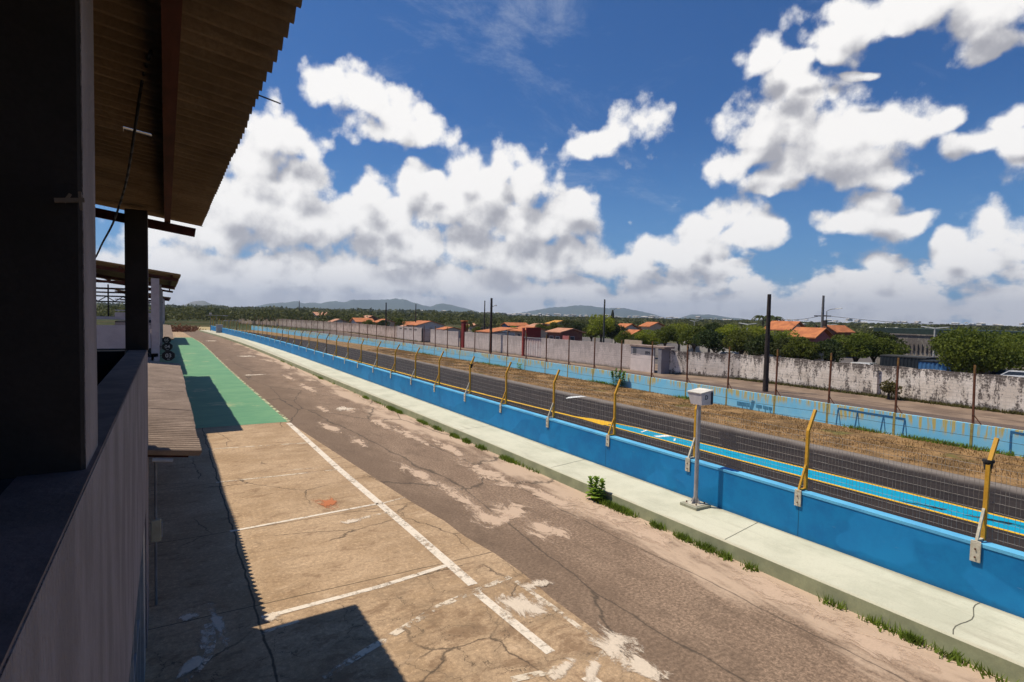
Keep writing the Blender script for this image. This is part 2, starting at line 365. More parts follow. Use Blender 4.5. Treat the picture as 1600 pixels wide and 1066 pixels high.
# ------------------------------------------------------------------ ground, roads, paint
rad = [0, 30, 80, 200, 500, 1200, 3000, 9000]
V = []; Fc = []
N = 48
for r in rad[1:]: V += [(r*math.cos(2*math.pi*k/N), r*math.sin(2*math.pi*k/N)+30, -.05) for k in range(N)]
c0 = len(V); V.append((0, 30, -.05))
for j in range(len(rad)-2):
    for k in range(N): Fc.append((j*N+k, j*N+(k+1) % N, (j+1)*N+(k+1) % N, (j+1)*N+k))
for k in range(N): Fc.append((c0, k, (k+1) % N))
MB().add(V, Fc).build('ground', m_ground, kind='structure')
bend = lambda Y: -.00042*max(0, Y-50)**2
Ys = [-14, -6, 0, 6, 12, 20, 30, 40, 50, 60, 70, 80, 90, 100, 110, 120, 130, 140, 152]
APB = [(5.9, -14), (5.75, 5.4), (5.88, 8.4), (5.86, 10.2), (5.5, 14.4), (4.72, 26.8), (4.45, 50), (4.4, 92), (3.1, 131), (2.2, 152)]
apb = lambda Y: interp(APB, Y)
kb = lambda Y: 10.12+bend(Y)-(.0 if Y < 20 else min(.4, (Y-20)*.012))
fill = [-14+k*1.1 for k in range(25)]+[14+k*4 for k in range(36)]
strip('concrete_apron', [(-7, y) for y in fill], [(apb(y)+.035*math.sin(y*3.1)+.03*math.sin(y*7.7), y) for y in fill], .004, m_conc)
strip('pit_lane', [(apb(y)-.6, y) for y in Ys], [(kb(y)+.6, y) for y in Ys], 0., m_asph)
strip('far_yard', [(-40, 150), (-40, 165), (-40, 178)], [(16, 150), (12, 165), (12, 178)], -.006, mat('pale dirt', (.42, .30, .17), (.34, .28, .10), scale=.4))
YL = [26.9, 35, 45, 55, 65, 75, 85, 95, 104, 112]
strip('green_floor_paint', [(-1.2, y) for y in YL], [(apb(y)-.07, y) for y in YL], .009, m_green)
strip('green_floor_edge_line', [(apb(y)-.09, y) for y in YL], [(apb(y)+.05, y) for y in YL], .013, worn_mat('edge line', (.5, .5, .3), .5, .05, scale=2.))
# painted lines on the apron
def quadline(mb, pts, w):
    for (x0, y0), (x1, y1) in zip(pts, pts[1:]):
        d = Vector((x1-x0, y1-y0)).normalized(); n = Vector((-d.y, d.x))*w/2
        mb.add([(x0-n.x, y0-n.y, .0095), (x1-n.x, y1-n.y, .0095), (x1+n.x, y1+n.y, .0095), (x0+n.x, y0+n.y, .0095)], [(0, 1, 2, 3)])
L = MB()
quadline(L, [(4.62, 26.6), (4.66, 18.2), (4.80, 12.), (4.83, 9.15)], .2)
quadline(L, [(4.75, 8.85), (4.86, 6.7)], .17); quadline(L, [(4.98, 6.0), (5.05, 4.)], .2)
quadline(L, [(1.2, 14.02), (4.72, 14.32)], .1)
quadline(L, [(1.3, 9.78), (3.3, 9.9), (4.72, 10.12)], .12)
L.build('bay_marking_lines', m_white, kind='structure', fix=False)
L = MB()
quadline(L, [(1.2, 18.22), (4.6, 18.05)], .09); quadline(L, [(2.9, 18.75), (4.5, 18.45)], .05); quadline(L, [(1.1, 22.75), (4.62, 22.25)], .09)
quadline(L, [(4.8, 14.3), (5.55, 14.5)], .06); quadline(L, [(3.7, 13.45), (4.7, 13.55)], .14)
quadline(L, [(1.8, 7.75), (2.9, 8.25), (4.0, 8.75), (5.6, 9.1)], .14); quadline(L, [(1.2, 9.3), (1.8, 9.4)], .08)
for pl_ in (((799, 1063), (850, 1052), (885, 1040), (919, 1030), (966, 1013)), ((326, 975), (331, 1000), (326, 1025), (308, 1048), (285, 1066))): quadline(L, [gz(*q)[:2] for q in pl_], .13)
quadline(L, [(5.6, 8.9), (5.66, 7.8), (5.66, 6.6)], .1)
L.build('faded_bay_lines', m_white2, kind='structure', fix=False)
def patches(name, lst, mt, z):
    V = []; Fq = []; UV = []
    for px, py, rx, ry, a in lst:
        x, y, _ = gz(px, py) if px is not None and px > 60 else (px, py, 0)
        c, s = math.cos(a), math.sin(a); n = len(V)
        for u, v in ((-1.5, -1.5), (1.5, -1.5), (1.5, 1.5), (-1.5, 1.5)):
            V.append((x+u*rx*c-v*ry*s, y+u*rx*s+v*ry*c, z)); UV.append((u, v))
        Fq.append((n, n+1, n+2, n+3))
    # each quad gets its own tiny step in height so overlapping ones never share a plane
    V = [(x, y, zz+.0005*(i//4)) for i, (x, y, zz) in enumerate(V)]
    o = npmesh(name, V, np.array(Fq), mt, uv=UV); o['kind'] = 'structure'; return o
patches('sand_patches', [(660, 745, .30, 2.1, .05), (715, 775, .33, 1.8, .0), (800, 800, .75, .9, 0), (770, 812, .5, .7, .3), (850, 828, .6, .9, 0), (545, 640, .42, 1.3, 0), (595, 662, .35, 1.6, 0),
   (515, 668, .35, 1.7, .1), (505, 640, .25, 1.4, 0), (640, 680, .32, 2.6, 0), (560, 690, .3, 1.2, 0), (700, 700, .3, 2., 0), (1010, 835, .35, 1.6, 0), (940, 800, .5, 1.4, 0), (1220, 930, .4, 1.3, 0), (1370, 1010, .35, 1., 0),
   (760, 740, .5, 2., 0), (480, 606, .4, 3., 0), (450, 590, .3, 3., 0), (860, 780, .3, 1.8, 0), (585, 636, .3, 1.3, 0)], m_sand, .004)
patches('cement_patches', [(398, 586, 1.35, .42, 0), (385, 557, 1.0, 1.2, 0), (537, 639, .5, .8, 0), (960, 1012, .42, .55, 0), (810, 945, .35, .5, .4), (925, 1050, .5, .12, .6), (880, 1046, .35, .13, .5), (545, 816, .35, .14, 0), (340, 975, .1, .75, .1), (300, 1040, .35, .12, .9),
   (1000, 1040, .25, .5, 0), (835, 915, .35, .25, 0), (320, 1000, .12, .5, 0), (295, 965, .2, .12, 0), (425, 965, .13, .16, 0), (375, 531, 1.4, 2., 0), (330, 533, 1.2, 1.5, 0), (360, 522, 1.5, 2.5, 0)], m_cem, .0125)
patches('red_stain', [(512, 787, .36, .5, 0)], m_red, .0235)

# raised walkway along the pit wall
def walk_mat():
    mt, T = newmat('walkway paint'); p = T.pos(); x, y, z = T.sep(p)
    n = T.noise(p, .8, 7, .68); st = T.noise(T.scalev(p, (3.5, .45, 1)), 1.2, 7, .7); g = T.noise(p, 26., 5, .75)
    c = T.mix(T.ramp(n, .38, .66), (.60, .575, .44), (.50, .485, .365)); c = T.mix(T.ramp(st, .52, .74, 0., .55), c, (.36, .33, .24)); c = T.mix(T.ramp(g, .5, .72, 0., .35), c, (.34, .31, .23))
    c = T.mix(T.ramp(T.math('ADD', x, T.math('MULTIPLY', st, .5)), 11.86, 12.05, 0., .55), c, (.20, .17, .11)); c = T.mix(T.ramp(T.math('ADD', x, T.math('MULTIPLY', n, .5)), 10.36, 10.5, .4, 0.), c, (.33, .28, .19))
    T.inp(T.b, 'Base Color', c); T.inp(T.b, 'Roughness', .8); T.inp(T.b, 'Specular IOR Level', .2); bump(T, g, .3, .008); return mt
m_walk = walk_mat()
m_kerb = mat('walkway kerb face', (.30, .31, .185), (.22, .23, .14), scale=2., fine=26., rough=.85)
WY = [-14, 0, 12, 20, 30, 40, 50, 60, 70, 80, 90, 100, 110, 120, 130, 142]
pw = lambda Y: 11.8+bend(Y)        # pit wall front
V = []; 
for y in WY: V += [(kb(y), y, -.1), (kb(y)+.05, y, .27), (kb(y)+.08, y, .3), (pw(y)+.15, y, .3)]
Fk = []; Ft = []
for i in range(len(WY)-1):
    a = i*4; b = a+4
    Fk.append((a, b, b+1, a+1)); Ft += [(a+1, b+1, b+2, a+2), (a+2, b+2, b+3, a+3)]
MB().add(V, [tuple(reversed(f)) for f in Fk]).build('walkway_kerb', m_kerb, kind='structure', fix=False)
o = MB().add(V, [tuple(reversed(f)) for f in Ft]).build('walkway', m_walk, kind='structure', fix=False)
MB().add([(kb(142), 142, -.1), (pw(142)+.15, 142, -.1), (pw(142)+.15, 142, .3), (kb(142)+.08, 142, .3)], [(0, 1, 2, 3)]).build('walkway_end', m_kerb, kind='structure', fix=False)
J = MB()
for y in (7.85, 3.7, 5.2, 14.3, 20.7, 27.1, 33.5, 39.9, 46.3, 52.7):
    if y == 5.2: continue
    pts = [(kb(y)+.09+t*(pw(y)-kb(y)-.1), y+(.32*t if y > 4 else .05*math.sin(t*9)+.2*t)) for t in [k/10 for k in range(11)]]
    for (a, b), (c, d) in zip(pts, pts[1:]): J.add([(a, b-.008, .304), (c, d-.008, .304), (c, d+.008, .304), (a, b+.008, .304)], [(0, 1, 2, 3)])
J.build('walkway_joints', mat('joint dirt', (.16, .15, .11)), kind='structure', fix=False)

# race track
tn = lambda Y: 12.05+bend(Y)
TF = [(22.75, -14), (22.72, 12), (22.75, 36), (22.7, 60), (21.2, 94), (17.2, 130), (14.5, 150)]
YT = [-14, -6, 0, 10, 20, 30, 40, 50, 60, 70, 80, 94, 110, 130, 150]
strip('race_track', [(tn(y)-.2, y) for y in YT], [(interp(TF, y), y) for y in YT], 0.002, m_track)
YN = [21.0, 26, 36, 50, 61, 78, 95, 115, 140]; YX = [(17.55, 21), (17.25, 26), (16.9, 36), (16.7, 50), (16.45, 61), (15.9, 78), (14.8, 95), (12.6, 115), (9.0, 140)]
Yl = MB()
def lane(mb, pts, w, z=.008):
    for (x0, y0), (x1, y1) in zip(pts, pts[1:]): mb.add([(x0-w/2, y0, z), (x0+w/2, y0, z), (x1+w/2, y1, z), (x1-w/2, y1, z)], [(0, 1, 2, 3)])
lane(Yl, YX, .22)
lane(Yl, [(17.62, -12), (17.55, 9.5), (17.45, 19.), (17.5, 20.6)], .13); lane(Yl, [(18.85, -12), (18.72, 9), (18.35, 19.0), (18.0, 21.4)], .13)
Yl.add([(17.28, 20.2, .009), (18.1, 20.2, .009), (17.95, 21.7, .009), (17.45, 22.8, .009)], [(0, 1, 2, 3)])
Yl.build('yellow_track_lines', m_yel, kind='structure', fix=False)
MB().add([(17.66, -12, .0065), (18.8, -12, .0065), (18.67, 9, .0065), (18.3, 19, .0065), (18.05, 20.1, .0065), (17.5, 20.1, .0065), (17.6, 9, .0065)], [(0, 1, 2, 5, 6), (2, 3, 4, 5)]).build('cyan_track_band', m_cyan, kind='structure', fix=False)
Wl = MB()
for y in (18.2,):   # grid letters and dashes on the band
    Wl.add([(17.8, y-.04, .0105), (18.4, y+.2, .0105), (18.38, y+.3, .0105), (17.78, y+.06, .0105)], [(0, 1, 2, 3)])
Wl.add([(17.7, 17.1, .0105), (18.4, 17.0, .0105), (18.4, 17.3, .0105), (17.7, 17.4, .0105)], [(0, 1, 2, 3)])
for y in (16.3,): Wl.add([(17.75, y, .0105), (17.85, y, .0105), (18.2, y+.3, .0105), (18.1, y+.3, .0105)], [(0, 1, 2, 3)])
x, y, _ = gz(898, 621)
Wl.add([(x-.9, y-.25, .0105), (x+.9, y-.05, .0105), (x+.7, y+.3, .0105), (x-.3, y+.25, .0105)], [(0, 1, 2, 3)])
Wl.build('white_track_marks', m_rwhite, kind='structure', fix=False)
patches('tyre_marks', [(17.9+.25*k, 7.2-1.3*k, .12, .7, .3) for k in range(4)], worn_mat('tyre rubber', (.015, .015, .015), edge=True), .0125)

# verge, far blue wall, service road
FB = [(28.0, -14), (28.1, 8), (27.9, 15), (28.05, 26), (28.4, 34), (28.2, 46), (27.6, 62), (26.9, 79), (25.2, 94), (22.9, 115), (20.7, 136), (18.2, 156)]
fb = lambda Y: interp(FB, Y)
YV = [-14, -5, 0, 4, 8, 12, 15, 20, 26, 34, 46, 62, 79, 94, 115, 136, 150]
strip('dry_grass_verge', [(interp(TF, y)-.05, y) for y in YV], [(fb(y)+.1, y) for y in YV], .007, m_verge)
strip('service_road', [(fb(y)+.1, y) for y in YV], [(36.6, y) for y in YV], -.002, m_serv)
strip('road_shoulder', [(36.6, y) for y in YV], [(46., y) for y in YV], -.004, mat('dusty shoulder', (.27, .19, .13), (.15, .10, .07), scale=.5))
strip('street', [(46., -20), (46., 60), (46., 150)], [(90., -20), (90., 60), (90., 150)], -.02, mat('street asphalt', (.13, .11, .10), (.10, .085, .075), scale=.3))
#@@PART3
# ------------------------------------------------------------------ pit wall (near, blue) with its fence
def wallpaint(name, c1, c2, drip=None, mott=.8):
    mt, T = newmat(name); p = T.pos(); z = T.sep(p)[2]
    n = T.noise(p, 1.3, 7, .66); n2 = T.noise(p, 4., 5, .6); g = T.noise(p, 45., 3, .6)
    c = T.mix(T.ramp(n, .38, .66, 0., mott), c1, c2); c = T.mix(T.ramp(n2, .55, .75, 0., .3), c, tuple(v*1.25 for v in c1))
    if drip:
        dn = T.noise(T.scalev(p, (7., 7., .5)), 1.3, 4, .6); dm = T.noise(T.scalev(p, (1., 1., .1)), .35, 3, .5)
        f = T.math('MULTIPLY', T.ramp(dn, .46, .56), T.ramp(T.math('ADD', T.math('MULTIPLY', dm, 1.1), T.math('MULTIPLY', z, .62)), .84, 1.06))
        c = T.mix(T.math('MULTIPLY', f, .85), c, drip)
        c = T.mix(T.ramp(T.noise(p, .8, 5), .6, .8, 0, .3), c, (.5, .6, .5))
    else:
        yy = T.sep(p)[1]; jj = T.math('ABSOLUTE', T.math('SUBTRACT', T.math('FRACT', T.math('DIVIDE', T.math('ADD', yy, 2.4), 6.4)), .5)); c = T.mix(T.ramp(jj, .0009, .0024, .8, 0.), c, tuple(v*.3 for v in c1))
        pt = T.noise(T.scalev(p, (1., .6, 1.)), .9, 2, .4); c = T.mix(T.ramp(pt, .54, .57, 0., .35), c, tuple(v*1.35+.01 for v in c1))
        sc_n = T.noise(T.scalev(p, (3., .8, 9.)), 3., 6, .7); c = T.mix(T.ramp(sc_n, .66, .72, 0., .35), c, (.25, .32, .36))
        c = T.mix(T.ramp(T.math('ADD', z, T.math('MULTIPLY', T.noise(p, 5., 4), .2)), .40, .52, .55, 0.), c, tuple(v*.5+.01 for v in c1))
    T.inp(T.b, 'Base Color', c); T.inp(T.b, 'Roughness', .6); T.inp(T.b, 'Specular IOR Level', .3); bump(T, g, .2, .006); return mt
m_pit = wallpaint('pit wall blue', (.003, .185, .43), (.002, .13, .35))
m_cap = mat('pit wall cap', (.13, .46, .70), (.09, .36, .62), scale=1.5)
m_yp = mat('yellow post paint', (.62, .33, .03), (.50, .25, .02), scale=4., rough=.6)
m_yp2 = mat('weathered post', (.34, .20, .07), (.12, .07, .045), scale=5., rough=.75)
m_plate = mat('galvanised plate', (.62, .57, .46), (.45, .40, .30), scale=9., rough=.6)
m_rust = mat('rust', (.10, .035, .02), (.16, .06, .03), scale=8., rough=.9)
m_wire = mat('fence wire', (.34, .31, .28), (.22, .19, .16), scale=9., rough=.6)
m_dwire = mat('dark wire', (.05, .04, .035), scale=9.)
m_black = mat('black plastic', (.015, .014, .014), (.03, .028, .028))
pwall = empty('pit_wall', (11.9, 8, .3), 'low blue concrete wall with a light blue capping between the pale walkway and the track', 'wall')
V = []
for y in WY:
    x = pw(y); V += [(x, y, .28), (x, y, 1.28), (x+.2, y, 1.28), (x+.2, y, -.1)]
Fs = []
for i in range(len(WY)-1):
    a = i*4; b = a+4; Fs += [(a, b, b+1, a+1), (a+2, b+2, b+3, a+3), (a+1, b+1, b+2, a+2)]
n = (len(WY)-1)*4; Fs += [(0, 1, 2, 3), (n, n+1, n+2, n+3)]
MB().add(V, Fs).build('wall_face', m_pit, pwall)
V = []
for y in WY: x = pw(y); V += [(x-.012, y, 1.25), (x-.012, y, 1.305), (x+.22, y, 1.305), (x+.22, y, 1.25)]
Fs = []
for i in range(len(WY)-1):
    a = i*4; b = a+4; Fs += [(a, b, b+1, a+1), (a+1, b+1, b+2, a+2), (a+2, b+2, b+3, a+3), (a+3, b+3, b, a)]
Fs += [(0, 1, 2, 3), (n, n+1, n+2, n+3)]
MB().add(V, Fs).build('wall_cap', m_cap, pwall)
PY = [.85, 4.02, 7.22, 10.3, 13.5, 16.8, 20.2, 23.5, 27.0, 30.3, 33.7, 37.2, 40.8, 44.3]
while PY[-1] < 139: PY.append(PY[-1]+3.5)
fence = empty('wire_fence', (12.06, 8, 1.3), 'wire mesh fence on angled yellow posts along the top of the blue pit wall', 'fence')
def bolt(fx, Y, z, p): return MB().tube((fx-.055, Y, z), (fx-.034, Y, z), .014, n=6).build('bolt', m_rust, p)
def post(Y, i):
    x = pw(Y)+.24; ln = random.uniform(-.05, .05); ly = random.uniform(-.04, .04)
    o = MB(); o.bar((x+.0, Y, .9), (x+ln*.4, Y+ly*.5, 2.62), .06, .06, (0, 1, 0)); o.bar((x+ln*.4, Y+ly*.5, 2.6), (x+.23+ln, Y+ly, 3.06), .06, .06, (0, 1, 0))
    p = o.build('fence_post', m_yp if (i < 13 or i % 3) else m_yp2, fence)
    fx = pw(Y)
    o = MB(); o.bbox(fx-.035, Y-.075, .98, fx-.013, Y+.075, 1.34, .004)
    pl = o.build('mounting_plate', m_plate, p)
    if i < 10:
        for z in (1.06, 1.2): bolt(fx, Y, z, p)
    o = MB(); o.bar((fx-.02, Y, 1.3), (x-.02, Y, 1.86), .04, .04, (0, 1, 0)); o.bar((fx-.02, Y, 1.33), (x, Y, 1.33), .045, .03, (0, 0, 1)); o.build('brace', m_plate if i % 2 else m_yp, p)
    if i in (1, 7): 
        o = MB(); o.tube((x+.03, Y, 2.52), (x+.05, Y, 2.66), .05, .075, n=12); o.tube((x+.05, Y, 2.66), (x+.05, Y, 2.70), .088, .088, n=12); o.build('black_bucket', m_black, p)
for i, Y in enumerate(PY): post(Y, i)
def wire(mb, p, q, r): mb.tube(p, q, r, n=3, caps=False)
Wm = MB()
ys = PY
for a, b in zip(ys, ys[1:]):
    if a > 60: break
    x0, x1 = pw(a)+.29, pw(b)+.29; nb = 44 if a < 35 else 22
    for k in range(nb):
        t = (k+random.uniform(.25, .75))/nb; x = x0+(x1-x0)*t; y = a+(b-a)*t; bow = .02*math.sin(k*.7+a)
        wire(Wm, (x+bow, y, 1.33), (x-bow, y+.012, 2.58), .0027)
    for z in (1.36, 1.50, 1.66, 1.82, 1.98, 2.14, 2.30, 2.46, 2.58):
        ym = (a+b)/2; sag = random.uniform(0, .025); wire(Wm, (x0, a, z), ((x0+x1)/2, ym, z-sag), .0030); wire(Wm, ((x0+x1)/2, ym, z-sag), (x1, b, z), .0030)
Wm.build('wire_mesh', m_wire, fence, fix=False)
Wb = MB()
for a, b in zip(ys, ys[1:]):
    for dx_, z in ((.28, 2.70), (.37, 2.86), (.47, 3.03)):
        sag = random.uniform(.01, .05); x0 = pw(a)+dx_; x1 = pw(b)+dx_; ym = (a+b)/2
        wire(Wb, (x0, a, z), ((x0+x1)/2, ym, z-sag), .0042); wire(Wb, ((x0+x1)/2, ym, z-sag), (x1, b, z), .0042)
Wb.build('top_wires', m_dwire, fence, fix=False)

# ------------------------------------------------------------------ signal box on its steel post
def text(s, size, mt, parent, mw, name='lettering', ext=.002):
    cu = bpy.data.curves.new('t', 'FONT'); cu.body = s; cu.size = size; cu.extrude = ext; cu.align_x = 'CENTER'; cu.align_y = 'CENTER'; cu.offset = size*.012
    t = bpy.data.objects.new('t', cu); col.objects.link(t)
    me = bpy.data.meshes.new_from_object(t.evaluated_get(bpy.context.evaluated_depsgraph_get())); bpy.data.objects.remove(t)
    me.materials.clear(); me.materials.append(mt)
    if parent is not None: mw = Matrix.Translation(-worldloc(parent)) @ mw
    me.transform(mw); o = bpy.data.objects.new(name, me); col.objects.link(o); o.parent = parent; return o
def face_mw(loc, nx, ny):
    """text plane whose normal is (nx,ny) horizontal"""
    n = Vector((nx, ny, 0)).normalized(); up = Vector((0, 0, 1)); r = up.cross(n)
    return Matrix(((r.x, up.x, n.x, loc[0]), (r.y, up.y, n.y, loc[1]), (r.z, up.z, n.z, loc[2]), (0, 0, 0, 1)))
m_gal = mat('galvanised steel', (.42, .40, .40), (.32, .30, .30), scale=6., rough=.5, metal=.2)
m_boxw = mat('box paint', (.60, .55, .55), (.50, .46, .46), scale=4., rough=.6)
m_dk = mat('dark blue grey paint', (.035, .045, .065), (.05, .06, .08))
bx, by = 11.38, 9.66
sb = empty('signal_box', (bx, by, .3), 'pale grey metal box lettered D on a tall steel post by the blue wall', 'box')
o = MB(); o.bbox(bx-.27, by-.27, .3, bx+.27, by+.27, .37, .01); o.build('concrete_base', mat('base concrete', (.36, .35, .26), (.26, .25, .18)), sb)
pl = MB().bbox(bx-.2, by-.2, .371, bx+.2, by+.2, .385, .004).build('base_plate', m_plate, sb)
for sx in (-.15, .15):
    for sy in (-.15, .15): MB().tube((bx+sx, by+sy, .385), (bx+sx, by+sy, .425), .016, n=6).build('anchor_bolt', m_rust, pl)
o = MB(); o.tube((bx, by, .38), (bx, by, 2.89), .052, n=16)
for a in range(4):
    c, s = math.cos(a*math.pi/2), math.sin(a*math.pi/2); q = [(bx+c*.05, by+s*.05), (bx+c*.15, by+s*.15)]
    o.add([(q[0][0]-s*.005, q[0][1]+c*.005, .386), (q[1][0]-s*.005, q[1][1]+c*.005, .386), (q[0][0]-s*.005, q[0][1]+c*.005, .56), (q[0][0]+s*.005, q[0][1]-c*.005, .386), (q[1][0]+s*.005, q[1][1]-c*.005, .386), (q[0][0]+s*.005, q[0][1]-c*.005, .56)], [(0, 1, 2), (5, 4, 3), (0, 3, 4, 1), (1, 4, 5, 2)])
o.build('post', m_gal, sb, smooth=False)
# box body: wedge shaped, sides face the lane (-x) and the camera side (-y)
x0, x1, y0, y1, zb, zt = bx-.12, bx+.32, by-.16, by+.28, 2.88, 3.19
P8 = [(x0+.03, y0, zb), (x1, y0, zb), (x1, y1-.10, zb), (x0+.03, y1-.10, zb), (x0, y0, zt-.02), (x1, y0, zt+.04), (x1, y1, zt+.04), (x0, y1, zt-.02)]
MB().hexa(P8).build('box_body', m_boxw, sb)
MB().hexa([(x0-.015, y0-.015, zt-.019), (x1+.015, y0-.015, zt+.042), (x1+.015, y1+.015, zt+.042), (x0-.015, y1+.015, zt-.019), (x0-.015, y0-.015, zt+.0), (x1+.015, y0-.015, zt+.06), (x1+.015, y1+.015, zt+.06), (x0-.015, y1+.015, zt+.0)]).build('box_lid', mat('lid', (.75, .70, .62)), sb)
MB().box(x1-.09, y0-.006, zb+.01, x1-.005, y0-.002, zt).build('dark_panel_edge', m_dk, sb)
text('D', .15, m_dk, sb, face_mw((x0+.19, y0-.006, (zb+zt)/2+.03), 0, -1), 'letter')

# ------------------------------------------------------------------ far blue wall with rusty fence
m_fb = wallpaint('far wall pale blue', (.20, .56, .80), (.27, .60, .78), drip=(.60, .42, .04), mott=.9)
m_fb2 = mat('dark blue wall paint', (.02, .12, .27), (.04, .17, .33), scale=6.)
fw = empty('perimeter_wall', (28, 8, 0), 'long low pale blue wall streaked with rust beyond the dry grass', 'wall')
YB = [-14, -5, 0, 4, 8, 12, 15, 20, 26, 34, 46, 62, 79, 94, 115, 136, 156]
V = []
for y in YB: x = fb(y); V += [(x, y, -.05), (x, y, 1.0), (x+.18, y, 1.0), (x+.18, y, -.05)]
Fs = []
for i in range(len(YB)-1):
    a = i*4; b = a+4; Fs += [(a, b, b+1, a+1), (a+1, b+1, b+2, a+2), (a+2, b+2, b+3, a+3)]
n = (len(YB)-1)*4; Fs += [(0, 1, 2, 3), (n, n+1, n+2, n+3)]
MB().add(V, Fs).build('wall_face', m_fb, fw)
o = MB()   # painted dark blue marks
def onwall(px, py): 
    x, y, z = gx(px, py, 28.0); return y, z
def mark(o, px0, py0, px1, py1):
    a = onwall(px0, py0); b = onwall(px1, py1); y0, y1 = sorted((a[0], b[0])); z0, z1 = sorted((a[1], b[1])); x = fb((y0+y1)/2)-.006
    o.box(x-.004, y0, max(.03, z0), x+.01, y1, min(.98, z1))
def stroke(o, pts, w):
    P = [onwall(*p) for p in pts]
    for (ya, za), (yb_, zb_) in zip(P, P[1:]): o.bar((fb(ya)-.008, ya, za), (fb(yb_)-.008, yb_, zb_), w, .006, (1, 0, 0))
stroke(o, [(1311, 638), (1359, 646), (1415, 655)], .09)
for a in ((1311, 1309, 1314), (1341, 1338, 1343), (1381, 1377, 1383), (1414, 1411, 1416)):
    t = onwall(a[0], 645 if a[0] < 1350 else 652)
    stroke(o, [(a[0], 640+(a[0]-1311)*.16), (a[1]-1, 664+(a[0]-1311)*.17)], .045); stroke(o, [(a[0]+1, 640+(a[0]-1311)*.16), (a[2]+1, 665+(a[0]-1311)*.17)], .03)
stroke(o, [(1579, 674), (1577, 708)], .07); stroke(o, [(1578, 675), (1625, 684)], .08)
o.build('painted_frames', m_fb2, fw, fix=True)
o = MB()
stroke(o, [(1152, 630), (1172, 633)], .22); stroke(o, [(1178, 626), (1174, 640)], .2); stroke(o, [(1182, 634), (1191, 636)], .17); stroke(o, [(1193, 636), (1201, 638)], .17); stroke(o, [(1202, 638), (1207, 639)], .17)
for px in (1160, 1167, 1186, 1196, 1204): stroke(o, [(px, 632+(px-1160)*.15), (px+1, 640+(px-1160)*.15)], .05)
o.build('graffiti', mat('graffiti paint', (.05, .19, .32), (.10, .30, .45), scale=9.), fw)
rf = empty('perimeter_fence', (28.1, 8, 1), 'rusty iron posts strung with wires on top of the pale blue wall', 'fence')
RY = [.6, 3.8, 6.9, 9.94, 12.8, 15.8, 18.7, 21.8, 24.9, 28.1]
while RY[-1] < 152: RY.append(RY[-1]+3.2)
m_st = mat('post stain on wall', (.30, .22, .06), (.36, .34, .12), scale=7.)
for i, Y in enumerate(RY):
    x = fb(Y)+.09; l = random.uniform(-.05, .05); t = 3.45+random.uniform(-.06, .06)
    o = MB(); o.bar((x, Y, .98), (x+l*.3, Y+l, t-.35), .07, .07, (0, 1, 0))
    p = o.build('fence_post', m_rust, rf)
    MB().bar((x+l*.3, Y+l, t-.35), (x+l*.4, Y+l*1.1, t), .072, .072, (0, 1, 0)).build('post_tip', mat('rusty yellow', (.26, .14, .03), (.13, .06, .03), scale=9.), p)
    MB().bar((x, Y-.02, 1.35), (x+.0, Y-.28, 1.0), .03, .03, (1, 0, 0)).build('brace', m_rust, p)
    MB().bar((fb(Y)-.006, Y, 0.02), (fb(Y)-.006, Y, 1.0), .1, .012, (1, 0, 0)).build('rust_streak', m_st, p)
o = MB()
for a, b in zip(RY, RY[1:]):
    if a > 110: break
    for z in (1.35, 2.2, 3.05): wire(o, (fb(a)+.05, a, z), (fb(b)+.05, b, z-random.uniform(-.03, .03)), .004)
o.build('wires', m_dwire, rf, fix=False)

# ------------------------------------------------------------------ block wall behind the service road
def block_mat(name, c1, c2, stain, amt):
    mt, T = newmat(name); p = T.pos(); x, y, z = T.sep(p)
    cb = T.add('ShaderNodeCombineXYZ'); T.inp(cb, 0, T.math('ADD', y, T.math('MULTIPLY', x, .5))); T.inp(cb, 1, z)
    br = T.add('ShaderNodeTexBrick'); T.l.new(cb.outputs[0], br.inputs['Vector']); T.inp(br, 'Scale', 1.); T.inp(br, 'Brick Width', .4); T.inp(br, 'Row Height', .2); T.inp(br, 'Mortar Size', .012); T.inp(br, 'Mortar Smooth', .2)
    n = T.noise(p, 1.0, 8, .72); sk_ = T.noise(T.scalev(p, (1, 1, .28)), 2.3, 7, .72); g = T.noise(p, 9., 5, .7)
    c = T.mix(T.ramp(n, .4, .6), c1, c2)
    top = T.math('ADD', T.ramp(z, 1.2, 2.3, 0., .10), T.ramp(z, 0., .5, .10, 0.))
    f = T.ramp(T.math('ADD', T.math('ADD', T.math('MULTIPLY', sk_, .6), T.math('MULTIPLY', g, .4)), top), .515, .585, 0., amt)
    c = T.mix(f, c, stain); c = T.mix(T.math('MULTIPLY', br.outputs['Fac'], .6), c, tuple(v*.55 for v in c1))
    c = T.mix(T.ramp(T.math('ADD', z, T.math('MULTIPLY', n, .7)), .3, .62, .7, 0.), c, (.10, .085, .045))
    T.inp(T.b, 'Base Color', c); T.inp(T.b, 'Roughness', .9); T.inp(T.b, 'Specular IOR Level', .15); bump(T, T.math('ADD', T.math('MULTIPLY', br.outputs['Fac'], -1.), g), .5, .02); return mt
m_ww = block_mat('whitewashed block', (.84, .74, .64), (.68, .58, .48), (.10, .08, .07), .95)
m_gw = block_mat('grey block', (.62, .52, .47), (.53, .445, .40), (.34, .28, .25), .6)
m_tw = block_mat('old plaster', (.64, .50, .42), (.50, .38, .31), (.20, .14, .11), .85)
